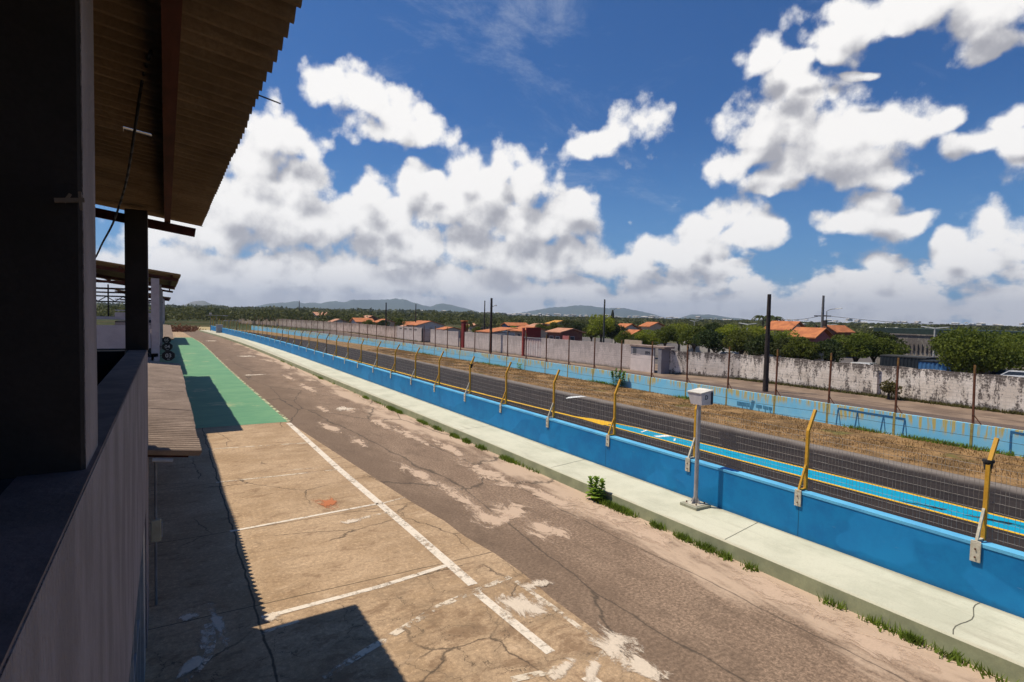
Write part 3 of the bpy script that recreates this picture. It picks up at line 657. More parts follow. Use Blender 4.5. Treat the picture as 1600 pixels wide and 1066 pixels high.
def polywall(name, pts, z0, h, th, mt, label, hj=0., step=None):
    """wall along a polyline with a slightly uneven top"""
    P = []
    for (xa, ya), (xb, yb_) in zip(pts, pts[1:]):
        n_ = max(1, int(math.hypot(xb-xa, yb_-ya)/.8)); P += [(xa+(xb-xa)*k/n_, ya+(yb_-ya)*k/n_) for k in range(n_)]
    P.append(pts[-1]); V = []; Fs = []
    for i, (x, y) in enumerate(P):
        t = z0+h+random.uniform(-hj, hj); V += [(x, y, z0-.1), (x, y, t), (x+th, y, t), (x+th, y, z0-.1)]
        if i: a = (i-1)*4; b = i*4; Fs += [(a, b, b+1, a+1), (a+1, b+1, b+2, a+2), (a+2, b+2, b+3, a+3)]
    n_ = (len(P)-1)*4; Fs += [(0, 1, 2, 3), (n_, n_+1, n_+2, n_+3)]
    o = MB().add(V, Fs).build(name, mt); return tag(o, label, 'wall')
polywall('block_wall', [(41.6, -16), (41.6, 12), (41.6, 16), (41.9, 19), (41.7, 24), (41.5, 31), (39.3, 37.0)], 0, 2.12, .2, m_ww, 'whitewashed block wall with black mould stains at the right behind the service road', .045)
polywall('block_wall', [(38.6, 41.05), (38.0, 50), (37.8, 55.6)], 0, 2.42, .18, m_gw, 'bare grey block wall between the small guard hut and the corrugated gate', .02)
polywall('block_wall', [(37.9, 60.0), (37.9, 76.0)], 0, 2.4, .18, m_gw, 'grey block wall between the two dark red pillars', .02)
polywall('block_wall', [(37.9, 78.2), (37.9, 89.0)], 0, 2.35, .18, m_gw, 'grey block wall between the red pillar and the shadowy recess', .02)
polywall('plaster_wall', [(37.9, 92.6), (37.9, 105)], 0, 2.5, .18, m_gw, 'pale block wall with a row of small vents left of the shadowy recess', .02)
polywall('plaster_wall', [(37.9, 105.2), (38., 135), (35.5, 160), (30, 190), (22, 225)], 0, 2.3, .18, m_tw, 'long stained pinkish plaster wall running away at the far left', .06)
# buttresses of the whitewashed wall
bw = [o for o in bpy.data.objects if o.name == 'block_wall'][0]
for Y in (20.4,): MB().box(41.52 if Y != 20.4 else 41.7, Y-.15, -.1, 41.66, Y+.15, 2.2).build('buttress', m_ww, bw)
# recess between walls
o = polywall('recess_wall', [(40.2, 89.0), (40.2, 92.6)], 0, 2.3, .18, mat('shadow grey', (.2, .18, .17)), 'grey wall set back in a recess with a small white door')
d = MB().box(40.1, 91.3, 0, 40.19, 92.1, 1.9).build('door', mat('white door', (.6, .58, .55)), o)
for ya, yb_ in ((88.85, 89.0), (92.6, 92.75)):
    tag(MB().box(37.9, ya, -.1, 40.2, yb_, 2.38).build('return_wall', m_gw), 'short grey return wall on the '+('near' if ya < 90 else 'far')+' side of the recess with the white door', 'wall')
v = MB()
vw = [o for o in bpy.data.objects if o.name.startswith('plaster_wall')][0]
for Y in (95, 97.5, 100, 102.5):
    for k in range(4): v.box(37.88, Y+k*.3, 1.95, 37.95, Y+k*.3+.18, 2.2)
v.build('vents', mat('vent dark', (.12, .11, .10)), vw)
# corrugated gate and red pillars
m_redp = mat('dark red paint', (.22, .025, .02), (.17, .02, .018), scale=2.)
def corr_panel(name, x, ya, yb_, z0, z1, pitch, amp, mt, parent=None):
    n_ = int((yb_-ya)/pitch*6); V = []; Fs = []
    for k in range(n_+1):
        y = ya+(yb_-ya)*k/n_; dx_ = amp*math.sin(2*math.pi*k/6); V += [(x+dx_, y, z0), (x+dx_, y, z1)]
        if k: a = 2*(k-1); Fs.append((a, a+2, a+3, a+1))
    V2 = [(a+.02, b, c) for a, b, c in V]; nn = len(V); Fs2 = [tuple(i+nn for i in reversed(f)) for f in Fs]
    o = MB().add(V+V2, Fs+Fs2).build(name, mt, parent, fix=False); return o
gt = empty('sliding_gate', (37.9, 56.6, 0), 'grey corrugated sheet metal gate stained with rust beside a red pillar', 'gate')
mg = block_mat('gate sheet', (.62, .54, .50), (.54, .46, .43), (.45, .22, .16), .45)
corr_panel('gate_sheet', 37.95, 55.75, 59.4, .1, 2.32, .5, .04, mg, gt)
MB().box(37.85, 55.7, 2.32, 38.05, 59.45, 2.38).build('gate_frame', m_gal, gt)
def red_pillar(Y, label):
    e = empty('gate_pillar', (37.9, Y, 0), label, 'pillar', 'red gate pillars')
    MB().box(37.75, Y-.12, 0, 38.05, Y+.12, 3.5).build('pillar_post', mat('light red', (.40, .08, .06), (.3, .05, .04)), e)
    MB().box(38.05, Y-.45, 2.3, 40.2, Y-.3, 3.55).build('pillar_side', m_redp, e)
red_pillar(59.7, 'thin red pillar with a dark red side panel at the left edge of the corrugated gate')
e = empty('gate_pillar', (37.9, 77.1, 0), 'broad dark red pillar with a stepped cap standing behind the wall right of the tall dark pole', 'pillar', 'red gate pillars')
MB().box(37.8, 76.2, 0, 38.2, 77.0, 3.9).build('pillar_post', m_redp, e); MB().prism([(76.3, 3.9), (76.9, 3.9), (77.2, 4.1), (76.0, 4.1)], 'x', 37.7, 38.5).build('pillar_cap', mat('orange tile', (.5, .17, .05), (.4, .12, .04)), e)
MB().box(38.2, 75.9, 1.5, 38.35, 76.0, 3.8).build('pillar_side', m_redp, e)
# guard hut lettered 899
hy0, hy1, hx = 36.95, 40.95, 38.3
ht = empty('guard_hut', (hx, hy0, 0), 'small flat roofed grey guard hut numbered 899 with a dark doorway', 'hut')
m_hut = mat('hut paint', (.74, .62, .56), (.64, .54, .49), scale=1.2); m_hut2 = mat('hut grey band and shade', (.27, .25, .26), (.23, .21, .22), scale=1.2)  # second tone: grey upper band, also shade colour for the near side wall
MB().box(hx, hy0+.9, -.1, hx+.12, hy1, 1.55).build('front_wall', m_hut, ht)
MB().box(hx+.004, hy0+.9, 1.552, hx+.124, hy1, 2.3).build('upper_band', m_hut2, ht)
MB().box(hx, hy0, -.1, hx+.12, hy0+.42, 2.3).build('door_side_wall', m_hut2, ht)
MB().box(hx+.7, hy0+.42, -.1, hx+.8, hy0+.9, 2.3).build('doorway', mat('doorway dark', (.03, .03, .03)), ht)
MB().box(hx+.12, hy0, -.1, hx+1.2, hy0+.12, 2.3).build('side_wall', m_hut2, ht)
MB().box(hx+.12, hy1-.12, -.1, hx+1.2, hy1, 2.3).build('side_wall', m_hut, ht)
MB().box(hx-.05, hy0-.35, 2.3, hx+1.3, hy1+.1, 2.46).build('roof_slab', mat('stained slab', (.34, .25, .2), (.24, .16, .13), scale=2.), ht)
f_ = MB().box(hx-.01, hy1-.75, 1.5, hx+.003, hy1-.3, 2.15).build('window', mat('window dark', (.10, .10, .11)), ht)
MB().box(hx-.025, hy1-1.3, 1.55, hx-.012, hy1-.25, 1.6).build('sill', m_hut, f_)
text('899', .42, mat('dark letters', (.05, .05, .06)), ht, face_mw((hx-.012, hy0+1.75, 1.78), -1, 0), 'number')
#@@PART4
# ------------------------------------------------------------------ pit building (near block)
m_plast = mat('rough grey plaster', (.31, .265, .26), (.22, .185, .18), scale=3., fine=60., stretch=(1, 1, .35), bmp=1., bd=.03, rough=.95, spec=.1)
m_colp = mat('shade dark column', (.042, .036, .034), (.032, .028, .026), scale=2., rough=.9, spec=.1)  # shade on the columns is put into this dark colour
m_parap = mat('dark parapet top', (.19, .14, .13), (.13, .10, .09), scale=4., rough=.9, spec=.1)
m_wood = mat('dark red timber', (.085, .028, .018), (.045, .018, .012), scale=6., stretch=(1, .2, 1), fine=30., rough=.85, spec=.1)
m_dark = mat('shade dark wall', (.03, .028, .03), (.02, .018, .02), spec=.05)  # near-black colour with the interior shade already in it
def roof_mat(name, c1, c2, c3):
    mt, T = newmat(name); p = T.pos(); y = T.sep(p)[1]
    n = T.noise(p, 1.1, 7, .7); n2 = T.noise(T.scalev(p, (.6, 5, .6)), 1.3, 5, .7); g = T.noise(p, 38., 4, .7)
    sh = T.noise(T.scalev(p, (0., 1, 0.)), .9, 1, .4)
    c = T.mix(T.ramp(n, .35, .68), c1, c2); c = T.mix(T.ramp(n2, .5, .75, 0., .6), c, c3); c = T.mix(T.ramp(sh, .46, .54, 0., .35), c, c2)
    c = T.mix(T.ramp(g, .35, .7, 0., .45), c, tuple(v*.5 for v in c1))
    T.inp(T.b, 'Base Color', c); T.inp(T.b, 'Roughness', .95); T.inp(T.b, 'Specular IOR Level', .1); bump(T, g, .5, .006); return mt
m_roofu = roof_mat('fibre cement roof', (.26, .19, .12), (.16, .115, .07), (.06, .042, .028))
m_canopy = roof_mat('weathered canopy', (.42, .315, .24), (.25, .185, .14), (.08, .055, .04))
PITCH = .177
def corr_roof(name, xf, zf, xb, zb_, ya, yb_, mt, parent, amp=.034, hole=None, ragged=.02, sheet=1.1, th=.008, nx=6, per=8, PITCH=.177, scal=0.):
    """corrugated sheets: ridges run from the front edge (xf,zf) up to the back edge; every sheet has its own slight offset"""
    V = []; Fs = []; ny = int((yb_-ya)/PITCH*per); s_idx = -1; fo = 0
    for k in range(ny+1):
        y = ya+(yb_-ya)*k/ny; w_ = amp*math.cos(2*math.pi*(y-ya)/PITCH)
        si = int((y-ya)/sheet)
        if si != s_idx: s_idx = si; fo = random.uniform(-ragged, ragged); fz = random.uniform(-.004, .012)
        for side in (0, 1):
            for j in range(nx+1):
                t = j/nx; x = xf+(fo+scal*w_/amp)*(1-t)+(xb-xf)*t; z = zf+(zb_-zf)*t+w_+fz*(1-t)
                V.append((x, y, z-(th if side else 0)))
        if k:
            a = (k-1)*2*(nx+1); b = k*2*(nx+1)
            for j in range(nx):
                xm = xf+(xb-xf)*(j+.5)/nx
                if hole and hole[0] < y-.01 < hole[1] and j == hole[2]: continue
                Fs.append((a+j, b+j, b+j+1, a+j+1)); Fs.append((a+nx+1+j, a+nx+2+j, b+nx+2+j, b+nx+1+j))
            Fs.append((a, a+nx+1, b+nx+1, b)); Fs.append((a+nx, b+nx, b+2*nx+1, a+2*nx+1))
    for base in (0, ny*2*(nx+1)):
        for j in range(nx): Fs.append((base+j, base+j+1, base+nx+2+j, base+nx+1+j))
    o = MB().add(V, Fs).build(name, mt, parent, fix=False); return o
pb = empty('pit_building', (-.5, 4, 0), 'near grey pit building with rough parapet, dark columns and a corrugated roof overhead', 'building')
XO, ZP = -.262, 4.33
o = MB().bbox(XO-.02, -4, 2.1, XO, 10.9, ZP, .008); 
pw_ = MB().box(XO-.24, -4, 2.1, XO, 10.9, ZP-.012).build('parapet_wall', m_plast, pb)
MB().box(XO-.24, -4, ZP-.012, XO-.004, 10.9, ZP).build('parapet_top', m_parap, pw_)
def column(y0, y1, zt, x0=XO-.30, x1=XO):
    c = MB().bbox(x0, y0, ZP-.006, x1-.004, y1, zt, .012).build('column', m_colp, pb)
    MB().box(x1-.0035, y0+.012, ZP, x1, y1-.012, zt-.02).build('column_face', m_plast, c)  # lit outer side, coloured lighter than the shade-dark column
    return c
c1 = column(2.87, 3.36, 6.6, -.62, -.285); column(10.70, 10.88, 6.52, -.55, -.245)
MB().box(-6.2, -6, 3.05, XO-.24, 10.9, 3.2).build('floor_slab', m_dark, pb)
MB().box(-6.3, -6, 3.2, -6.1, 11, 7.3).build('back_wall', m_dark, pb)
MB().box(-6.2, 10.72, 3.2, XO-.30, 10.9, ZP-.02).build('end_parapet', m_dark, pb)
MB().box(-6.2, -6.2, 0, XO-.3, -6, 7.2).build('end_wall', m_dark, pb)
MB().box(-6.2, 10.74, 0, XO-.3, 10.88, 3.0).build('lower_end_wall', m_plast, pb)
MB().box(XO-.16, -4, 0, XO-.1, 10.9, 2.1).build('lower_wall', m_plast, pb)
m_win = mat('dark window glass', (.02, .025, .03), (.03, .035, .04), rough=.15, spec=.6, bmp=0)
m_frame = mat('grey window frame', (.30, .31, .31), (.22, .23, .23), rough=.5)
for y0, y1 in ((4.6, 6.3), (6.8, 8.5)):
    f_ = MB(); f_.box(XO-.1, y0, .1, XO-.04, y0+.05, 1.98).box(XO-.1, y1-.05, .1, XO-.04, y1, 1.98).box(XO-.1, (y0+y1)/2-.02, .1, XO-.045, (y0+y1)/2+.02, 1.93).box(XO-.1, y0+.05, 1.93, XO-.042, y1-.05, 1.98).box(XO-.1, y0+.05, 1.0, XO-.046, y1-.05, 1.04)
    fr = f_.build('window', m_frame, pb); MB().box(XO-.098, y0+.04, .1, XO-.08, y1-.04, 1.95).build('pane', m_win, fr)
MB().box(XO-.1, 8.7, 0, XO-.01, 9.3, 2.098).build('door_jamb', m_frame, pb)
MB().box(XO-.1, 9.7, 0, XO-.003, 10.9, 2.098).build('pilaster', m_plast, pb)
SL = .14
corr_roof('roof', .55, 6.49, -6.0, 6.49+SL*6.55, -6.0, 11.62, m_roofu, pb, hole=(6.10, 6.36, 3), nx=30, ragged=.012)
rf_z = lambda x: 6.49+SL*(.55-x)
MB().bar((.035, -6, rf_z(0)-.10), (.02, 11.35, rf_z(0)-.10), .085, .13).build('purlin', m_wood, pb)
for x in (-1.6, -3.2, -4.8): MB().bar((x, -6, rf_z(x)-.1), (x, 11.35, rf_z(x)-.1), .07, .13).build('purlin', m_wood, pb)
for y in (11.02, 1.0, -3.5): MB().bar((.42 if y > 10 else .1, y, rf_z(.42 if y > 10 else .1)-.24), (-6, y, rf_z(-6)-.24), .07, .14).build('rafter', m_wood, pb)
# small things on the near block
tag(MB().path([(-.17, 10.97, 0.05), (-.165, 10.97, 2.55), (-.1, 10.97, 2.62)], .022, 8).build('drain_pipe', mat('grey pipe', (.22, .22, .22), (.14, .14, .14))), 'thin grey vertical pipe running down the end of the plastered wall', 'pipe')
jb = MB().bbox(-.235, 10.905, 1.14, -.09, 11.0, 1.5, .01).build('junction_box', mat('cream box', (.42, .38, .27), (.34, .30, .2)))
tag(jb, 'small cream electrical box on the pipe at the foot of the grey wall', 'electrical box'); MB().bbox(-.088, 10.92, 1.2, -.07, 10.99, 1.44, .004).build('box_door', m_frame, jb)
a = gz(222, 128, 6.56); b = gy(147, 406, 9.2)
pts = []
P1, P2, P3_ = gz(222, 128, 6.56), gy(200, 270, 5.6), gy(176, 350, 7.6)
for q in (gz(236, 80, 6.54), P1, gy(211, 200, 4.9), P2, gy(190, 310, 6.6), P3_, gy(160, 380, 8.6), b, gy(120, 440, 9.6)): pts.append(q)
sm = []
for i in range(len(pts)-1):
    for k in range(4):
        t = k/4; p0, p1, p2, p3 = pts[max(0, i-1)], pts[i], pts[i+1], pts[min(len(pts)-1, i+2)]
        sm.append(tuple(.5*((2*p1[c])+(-p0[c]+p2[c])*t+(2*p0[c]-5*p1[c]+4*p2[c]-p3[c])*t*t+(-p0[c]+3*p1[c]-3*p2[c]+p3[c])*t**3) for c in range(3)))
tag(MB().path(sm, .010, 6).build('hanging_cable', m_black, smooth=True), 'loose black cable hanging down from the underside of the roof', 'cable')
q0, q1 = gz(402, 148, 6.53), gy(438, 162, gz(402, 148, 6.53)[1]+.12)
tag(MB().tube(q0, q1, .006, .005, n=6).build('metal_rod', m_black), 'thin dark rod sticking out beyond the roof edge', 'rod')
p0 = gy(84, 312, 2.80); p1 = gy(130, 310, 2.77)
o = MB().bar((p0[0], 2.815, p0[2]), (p1[0], 2.815, p1[2]), .014, .016); o.bar((p0[0]+.03, 2.812, p0[2]-.005), (p0[0]+.05, 2.812, p0[2]+.03), .01, .01, (0, 1, 0)); o.bar((p1[0]-.015, 2.812, p1[2]+.03), (p1[0]-.01, 2.812, p1[2]-.04), .01, .012, (0, 1, 0))
tag(o.build('wooden_peg', mat('pale old wood', (.22, .17, .13), (.15, .11, .08))), 'short splintered wooden peg on the big dark column', 'peg')
# ------------------------------------------------------------------ low corrugated canopies and the further blocks
def canopy(name, ya, yb_, zf, label, xf=.46):
    e = empty(name, (-.5, ya, 0), label, 'canopy')
    corr_roof('roof_sheets', xf, zf, -1.3, zf+.22, ya, yb_, m_canopy, e, amp=.045, ragged=.02, nx=3, per=8, PITCH=.177, scal=.02)
    MB().box(-1.28, ya+.02, 0, -1.2, yb_, zf+.17).build('back_wall', m_plast, e)
    n_ = int((yb_-ya)/4)
    for k in range(n_+1):
        y = ya+.15+k*(yb_-ya-.3)/n_; MB().bar((.3, y, zf-.03), (-1.2, y, zf+.16), .06, .08).build('bracket', m_wood, e)
    return e
c_ = canopy('corrugated_canopy', 10.45, 27.6, 2.64, 'weathered corrugated canopy sloping out below the parapet, nearest the viewer')
MB().tube((-.2, 10.43, 2.62), (.08, 10.43, 2.58), .03, .03, n=8).build('white_pipe', mat('white pipe', (.6, .58, .55)), c_)
canopy('corrugated_canopy', 50, 90.6, 2.62, 'far corrugated canopy beyond the number signs')
def block(ya, yb_, label, zr=6.39):
    e = empty('pit_building', (-.5, ya, 0), label, 'building')
    wl = mat('grey white wall', (.40, .36, .38), (.33, .30, .32), scale=2.); 
    MB().box(-5.8, ya, 3.32, -.56, ya+.15, 4.26).build('end_parapet', wl, e)
    MB().box(-5.8, ya+.3, 4.48, -.56, ya+.36, 4.60).build('rail', wl, e)
    MB().box(-.54, ya, 2.8, -.25, ya+.3, 6.2).build('pillar', mat('pale pillar', (.42, .37, .38), (.36, .31, .32)), e)
    n_ = int((yb_-ya)/5.5)
    for k in range(1, n_+1):
        y = ya+k*(yb_-ya-.3)/n_; MB().box(-.5, y, 2.8, -.22, y+.3, 6.2).build('pillar', wl, e)
    MB().box(-.5, ya+.3, 3.1, -.3, yb_, 4.2).build('front_parapet', wl, e)
    MB().box(-5.8, ya, 2.95, -.3, yb_, 3.1).build('floor_slab', m_dark, e)
    MB().box(-.62, ya, 0, -.45, yb_, 2.95).build('lower_wall', m_plast, e)
    MB().box(-5.8, ya, 0, -.62, ya+.15, 2.95).build('lower_end_wall', m_plast, e)
    corr_roof('roof', .51, zr, -5.9, zr+SL*6.4, ya, yb_, m_roofu, e, nx=4, per=6, ragged=.03)
    z_ = lambda x: zr+SL*(.51-x)
    for x in (.2, -1.6, -3.4, -5.2): MB().bar((x, ya+.1, z_(x)-.1), (x, yb_-.1, z_(x)-.1), .07, .12).build('purlin', m_wood, e)
    for y in (ya+.25, (ya+yb_)/2, yb_-.3):
        t = MB(); t.bar((.42, y, z_(.42)-.22), (-5.8, y, z_(-5.8)-.22), .08, .14); t.bar((-.3, y, 6.0), (-5.8, y, 6.0), .08, .10)
        t.build('rafter', m_wood, e)
    t = MB(); y = yb_-4
    t.bar((-.4, y, 5.32), (-5.8, y, 5.32), .08, .09); t.bar((-.4, y, 5.68), (-5.8, y, 5.68), .08, .09)
    for x in np.arange(-5.6, -.5, .9): t.bar((x, y, 5.34), (x+.45, y, 5.66), .05, .05, (0, 1, 0)); t.bar((x+.9, y, 5.34), (x+.45, y, 5.66), .05, .05, (0, 1, 0))
    t.build('truss', m_dark, e)
    return e
b2 = block(27.8, 49.7, 'second pit block with white end parapet, pale pillars and corrugated gable roof')
MB().box(-2.05, 28.4, 4.6, -2.0, 28.45, 5.9).build('thin_post', m_dark, b2)
block(91, 113, 'furthest pit block, mostly hidden behind the second one')
m_sign = mat('sign black', (.012, .012, .013), (.02, .02, .02), rough=.5); m_lett = mat('sign letters', (.55, .55, .55), rough=.5, bmp=0)
for i, s in enumerate(('03', '04', '05')):
    Y = (29.0, 34.9, 42.2)[i]; x, _, z = gy((263.2, 261.4, 260.2)[i], (556, 542, 531.5)[i], Y)
    e = empty('number_sign', (x, Y, z), 'round black sign with the white number %s %s' % (s, ('nearest and lowest of three', 'between two others', 'furthest and highest of three')[i]), 'sign', 'round pit box number signs')
    MB().prism([(x+.26*math.cos(a), z+.23*math.sin(a)) for a in [k*math.pi/4+math.pi/8 for k in range(8)]], 'y', Y, Y+.03).build('disc', m_sign, e)
    text(s, .24, m_lett, e, face_mw((x, Y-.006, z), 0, -1), 'number')
    MB().box(x-.05, Y-.008, z-.16, x+.06, Y-.002, z-.14).build('underline', m_lett, e)
    MB().bar((x-.2, Y+.015, z), (-.4, Y+.015, z), .02, .03).build('bracket', m_black, e)

# ------------------------------------------------------------------ vegetation
def leaf_mat(name, c1, c2, trans=.35):
    mt, T = newmat(name); p = T.pos(); oi = T.add('ShaderNodeObjectInfo')
    n = T.noise(p, .9, 3, .5); n2 = T.noise(p, 6., 2, .5)
    c = T.mix(T.ramp(n, .35, .65), c1, c2); c = T.mix(T.ramp(n2, .3, .7, 0., .5), c, tuple(v*1.5 for v in c1))
    c = T.mix(T.math('MULTIPLY', oi.outputs['Random'], .35), c, (.10, .085, .02))
    T.inp(T.b, 'Base Color', c); T.inp(T.b, 'Roughness', .7); T.inp(T.b, 'Specular IOR Level', .2)
    tr = T.add('ShaderNodeBsdfTranslucent'); T.inp(tr, 0, c); ms = T.add('ShaderNodeMixShader'); T.inp(ms, 0, trans)
    T.l.new(T.b.outputs[0], ms.inputs[1]); T.l.new(tr.outputs[0], ms.inputs[2]); T.l.new(ms.outputs[0], T.out.inputs[0]); return mt
m_leaf = leaf_mat('leaf green', (.12, .145, .018), (.06, .085, .013), .45)
m_leafb = leaf_mat('leaf bright', (.25, .28, .025), (.15, .20, .02), .45)
m_leafd = leaf_mat('leaf dark', (.04, .06, .014), (.022, .038, .010))
m_leafy = leaf_mat('leaf yellow', (.20, .17, .02), (.13, .14, .02))
m_weed = leaf_mat('weed leaf', (.20, .30, .035), (.11, .19, .025))
m_dryg = leaf_mat('dry grass', (.36, .22, .09), (.24, .15, .06), .2)
m_forest = leaf_mat('forest', (.11, .115, .03), (.05, .065, .018), .3)
m_bark = mat('bark', (.12, .09, .07), (.07, .05, .04), scale=8.)
def leaves(C, S, flat=.6):
    """quads centred at C with size S, random tilt"""
    n = len(C); a = rng.uniform(0, 2*np.pi, n); nz = rng.uniform(-1, 1, n)*(1-flat)+flat*rng.choice([1, .6], n); nz = np.clip(nz, -1, 1); r = np.sqrt(1-nz**2)
    N_ = np.stack([r*np.cos(a), r*np.sin(a), nz], 1); h = rng.normal(size=(n, 3)); U = np.cross(N_, h); U /= np.linalg.norm(U, axis=1)[:, None]; W = np.cross(N_, U)
    S = np.asarray(S)[:, None]*np.ones((n, 1)); U = U*S*.5; W = W*S*.32
    V = np.stack([C-U, C-W*1., C+U, C+W], 1).reshape(-1, 3)
    return V, np.arange(4*n).reshape(n, 4)
def crown_pts(n, rx, rz, zc, lobes=9, seed=0, spread=.62):
    g = np.random.default_rng(seed); out = []
    L_ = []
    for k in range(lobes):
        d = g.normal(size=3); d /= np.linalg.norm(d); d[2] = d[2]*.8+.1; L_.append((d*np.array([rx, rx, rz])*spread*g.uniform(.55, 1.), g.uniform(.32, .5)))
    L_.append((np.zeros(3), .62))
    for k in range(n):
        c, s = L_[g.integers(len(L_))]; d = g.normal(size=3); d /= np.linalg.norm(d); q = g.uniform(.55, 1.)**.5
        out.append(c+d*np.array([rx, rx, rz])*s*q*g.uniform(.85, 1.12))
    P = np.array(out); P[:, 2] += zc; return P
def make_tree(name, label, leafm, rx, rz, zc, n, ls, seed, loc=(0, 0, 0), th=None, group='trees standing behind the block wall', lobes=9):
    e = empty(name, (0, 0, 0), label, 'tree', group)
    P = crown_pts(n, rx, rz, zc, lobes, seed); V, Fq = leaves(P, rng.uniform(.7, 1.3, n)*ls)
    npmesh('crown', V, Fq, leafm, e)
    t = MB(); g = random.Random(seed); top = zc-rz*.2
    t.tube((0, 0, -.1), (g.uniform(-.1, .1), g.uniform(-.1, .1), top*.55), rx*.055+.05, rx*.04+.03, n=8)
    for k in range(6):
        a = g.uniform(0, 6.28); q = (math.cos(a)*rx*.55, math.sin(a)*rx*.55, zc+g.uniform(-.1, .4)*rz); mid = (q[0]*.4, q[1]*.4, top*.5+(q[2]-top*.5)*.6)
        t.tube((0, 0, top*.5), mid, rx*.03+.02, rx*.02+.015, n=6); t.tube(mid, q, rx*.02+.015, .015, n=5)
    t.build('trunk', m_bark, e, smooth=True); e.location = loc; return e
def put(px, X, base=0.):
    """ground point in the photo's column px on the plane x=X"""
    x, y, z = gx(px, 500, X); return (x, y, base)
def zat(px, py, X): return gx(px, py, X)[2]
protos = [make_tree('bushy_tree', '', m_leaf, 2.4, 1.75, 3.0, 4200, .23, 11), make_tree('bushy_tree', '', m_leafb, 2.3, 1.7, 3.1, 3600, .23, 12, lobes=12), make_tree('bushy_tree', '', m_leafd, 2.5, 1.8, 3.0, 4200, .23, 13)]
bpy.context.view_layer.update()
def kids(o): return [c for c in o.children]
used_p = set()
def tree_copy(i, loc, s, rz, label, sz=None, name=None, group=None):
    o = protos[i]
    if i in used_p:
        c = o.copy(); col.objects.link(c)
        for ch in protos_kids[i]: d = ch.copy(); col.objects.link(d); d.parent = c
        o = c
    used_p.add(i)
    o.location = loc; o.scale = (s, s, sz or s); o.rotation_euler[2] = rz; o['label'] = label
    if group: o['group'] = group
    return o
protos_kids = [kids(o) for o in protos]
# px centre, distance X, top py, proto, label
TR = [(452, 60, 497, 2, 'dark bushy tree left of the pale grey house at the far end'), (436, 52, 503, 2, 'small dark tree beside the palm at the far end of the plaster wall'), (575, 58, 500, 0, 'rounded tree between the low orange roofs behind the stained plaster wall'), (600, 62, 500, 2, 'dark tree behind the plaster wall beside the leaning pole'), (622, 70, 497, 0, 'tree directly left of the green gabled house'),
 (532, 50, 508, 2, 'low dark tree over the plaster wall at the far left'), (552, 46, 512, 2, 'lowest dark tree spilling over the plaster wall'),
 (727, 60, 511, 1, 'pale green tree above the grey block wall left of the tall pole with a lamp'), (745, 56, 514, 0, 'low tree just left of the tall pole with a lamp'), (803, 70, 509, 1, 'small bright tree right of the broad red pillar'), (822, 84, 507, 0, 'tree behind the beige house with the orange roof'),
 (845, 72, 504, 0, 'tree immediately left of the thin red pillar'), (868, 70, 501, 0, 'tree over the thin red pillar'), (888, 78, 497, 2, 'tall brownish tree behind the corrugated gate'), (905, 64, 500, 2, 'dark tree behind the right end of the corrugated gate'), (925, 62, 504, 0, 'tree under the tall bright green one'),
 (940, 60, 489, 1, 'tallest bright green tree, split by the slim pole'), (962, 62, 503, 2, 'dark tree just right of the tall bright green one'), (980, 52, 514, 0, 'low tree left of the hut roof'), (1012, 52, 513, 1, 'bright tree over the guard hut'),
 (1040, 58, 505, 0, 'round tree over the right end of the guard hut'), (1062, 62, 503, 1, 'light green tree at the start of the whitewashed wall'), (1086, 55, 505, 0, 'broad green tree right of the light post'), (1110, 60, 499, 2, 'dark topped tree standing above its neighbours over the whitewashed wall'), (1120, 52, 510, 2, 'dark low tree with a visible trunk over the whitewashed wall'), (1142, 60, 504, 1, 'yellow green tree left of the cross shaped lamp post'), (1160, 52, 511, 0, 'tree under the cross shaped lamp post'), (1180, 60, 506, 1, 'tree just left of the tallest dark pole'),
 (1185, 50, 515, 2, 'dark low tree left of the tallest dark pole'), (1215, 52, 516, 0, 'tree right of the tallest dark pole, below the big orange roof'), (1238, 50, 522, 2, 'low dark tree in front of the pink house'),
 (1312, 58, 518, 0, 'tree right of the pole with crossed wires'), (1340, 56, 514, 0, 'wide green tree behind the whitewashed wall left of the yellow crowned one'), (1368, 60, 511, 2, 'dark tree left of the ribbed concrete building'), (1390, 58, 523, 0, 'low tree against the left corner of the ribbed concrete building'), (1300, 52, 528, 2, 'low tree just above the rusty yellow topped post')]
for i, (px, X, py, k, lab) in enumerate(TR+[(1225, 55, 513, 1, 'light green tree under the left end of the bright orange roof'), (1256, 50, 521, 0, 'green tree partly hiding the pink house'), (1290, 54, 524, 2, 'dark tree at the foot of the concrete pole with cross arms')]):
    if px < 640: X = max(41.5, X*.74); py -= 2
    loc = put(px, X); h = zat(px, py, X); s = max(.55, h/4.85); tree_copy(k, loc, s*random.uniform(.95, 1.12), random.uniform(0, 6.28), lab, s)
big = make_tree('broad_tree', 'large spreading dark green tree over the whitewashed wall left of the white car', m_leaf, 4.3, 2.3, 3.0, 12000, .23, 31, put(1535, 51), lobes=16)
big.scale = (.85, .85, zat(1545, 505, 51)/5.2)
make_tree('broad_tree', 'large dark tree cut off by the right edge behind the white car', m_leaf, 4.6, 2.6, 3.4, 9000, .26, 37, put(1625, 62), lobes=14).scale = (1, 1, zat(1600, 506, 62)/5.9)
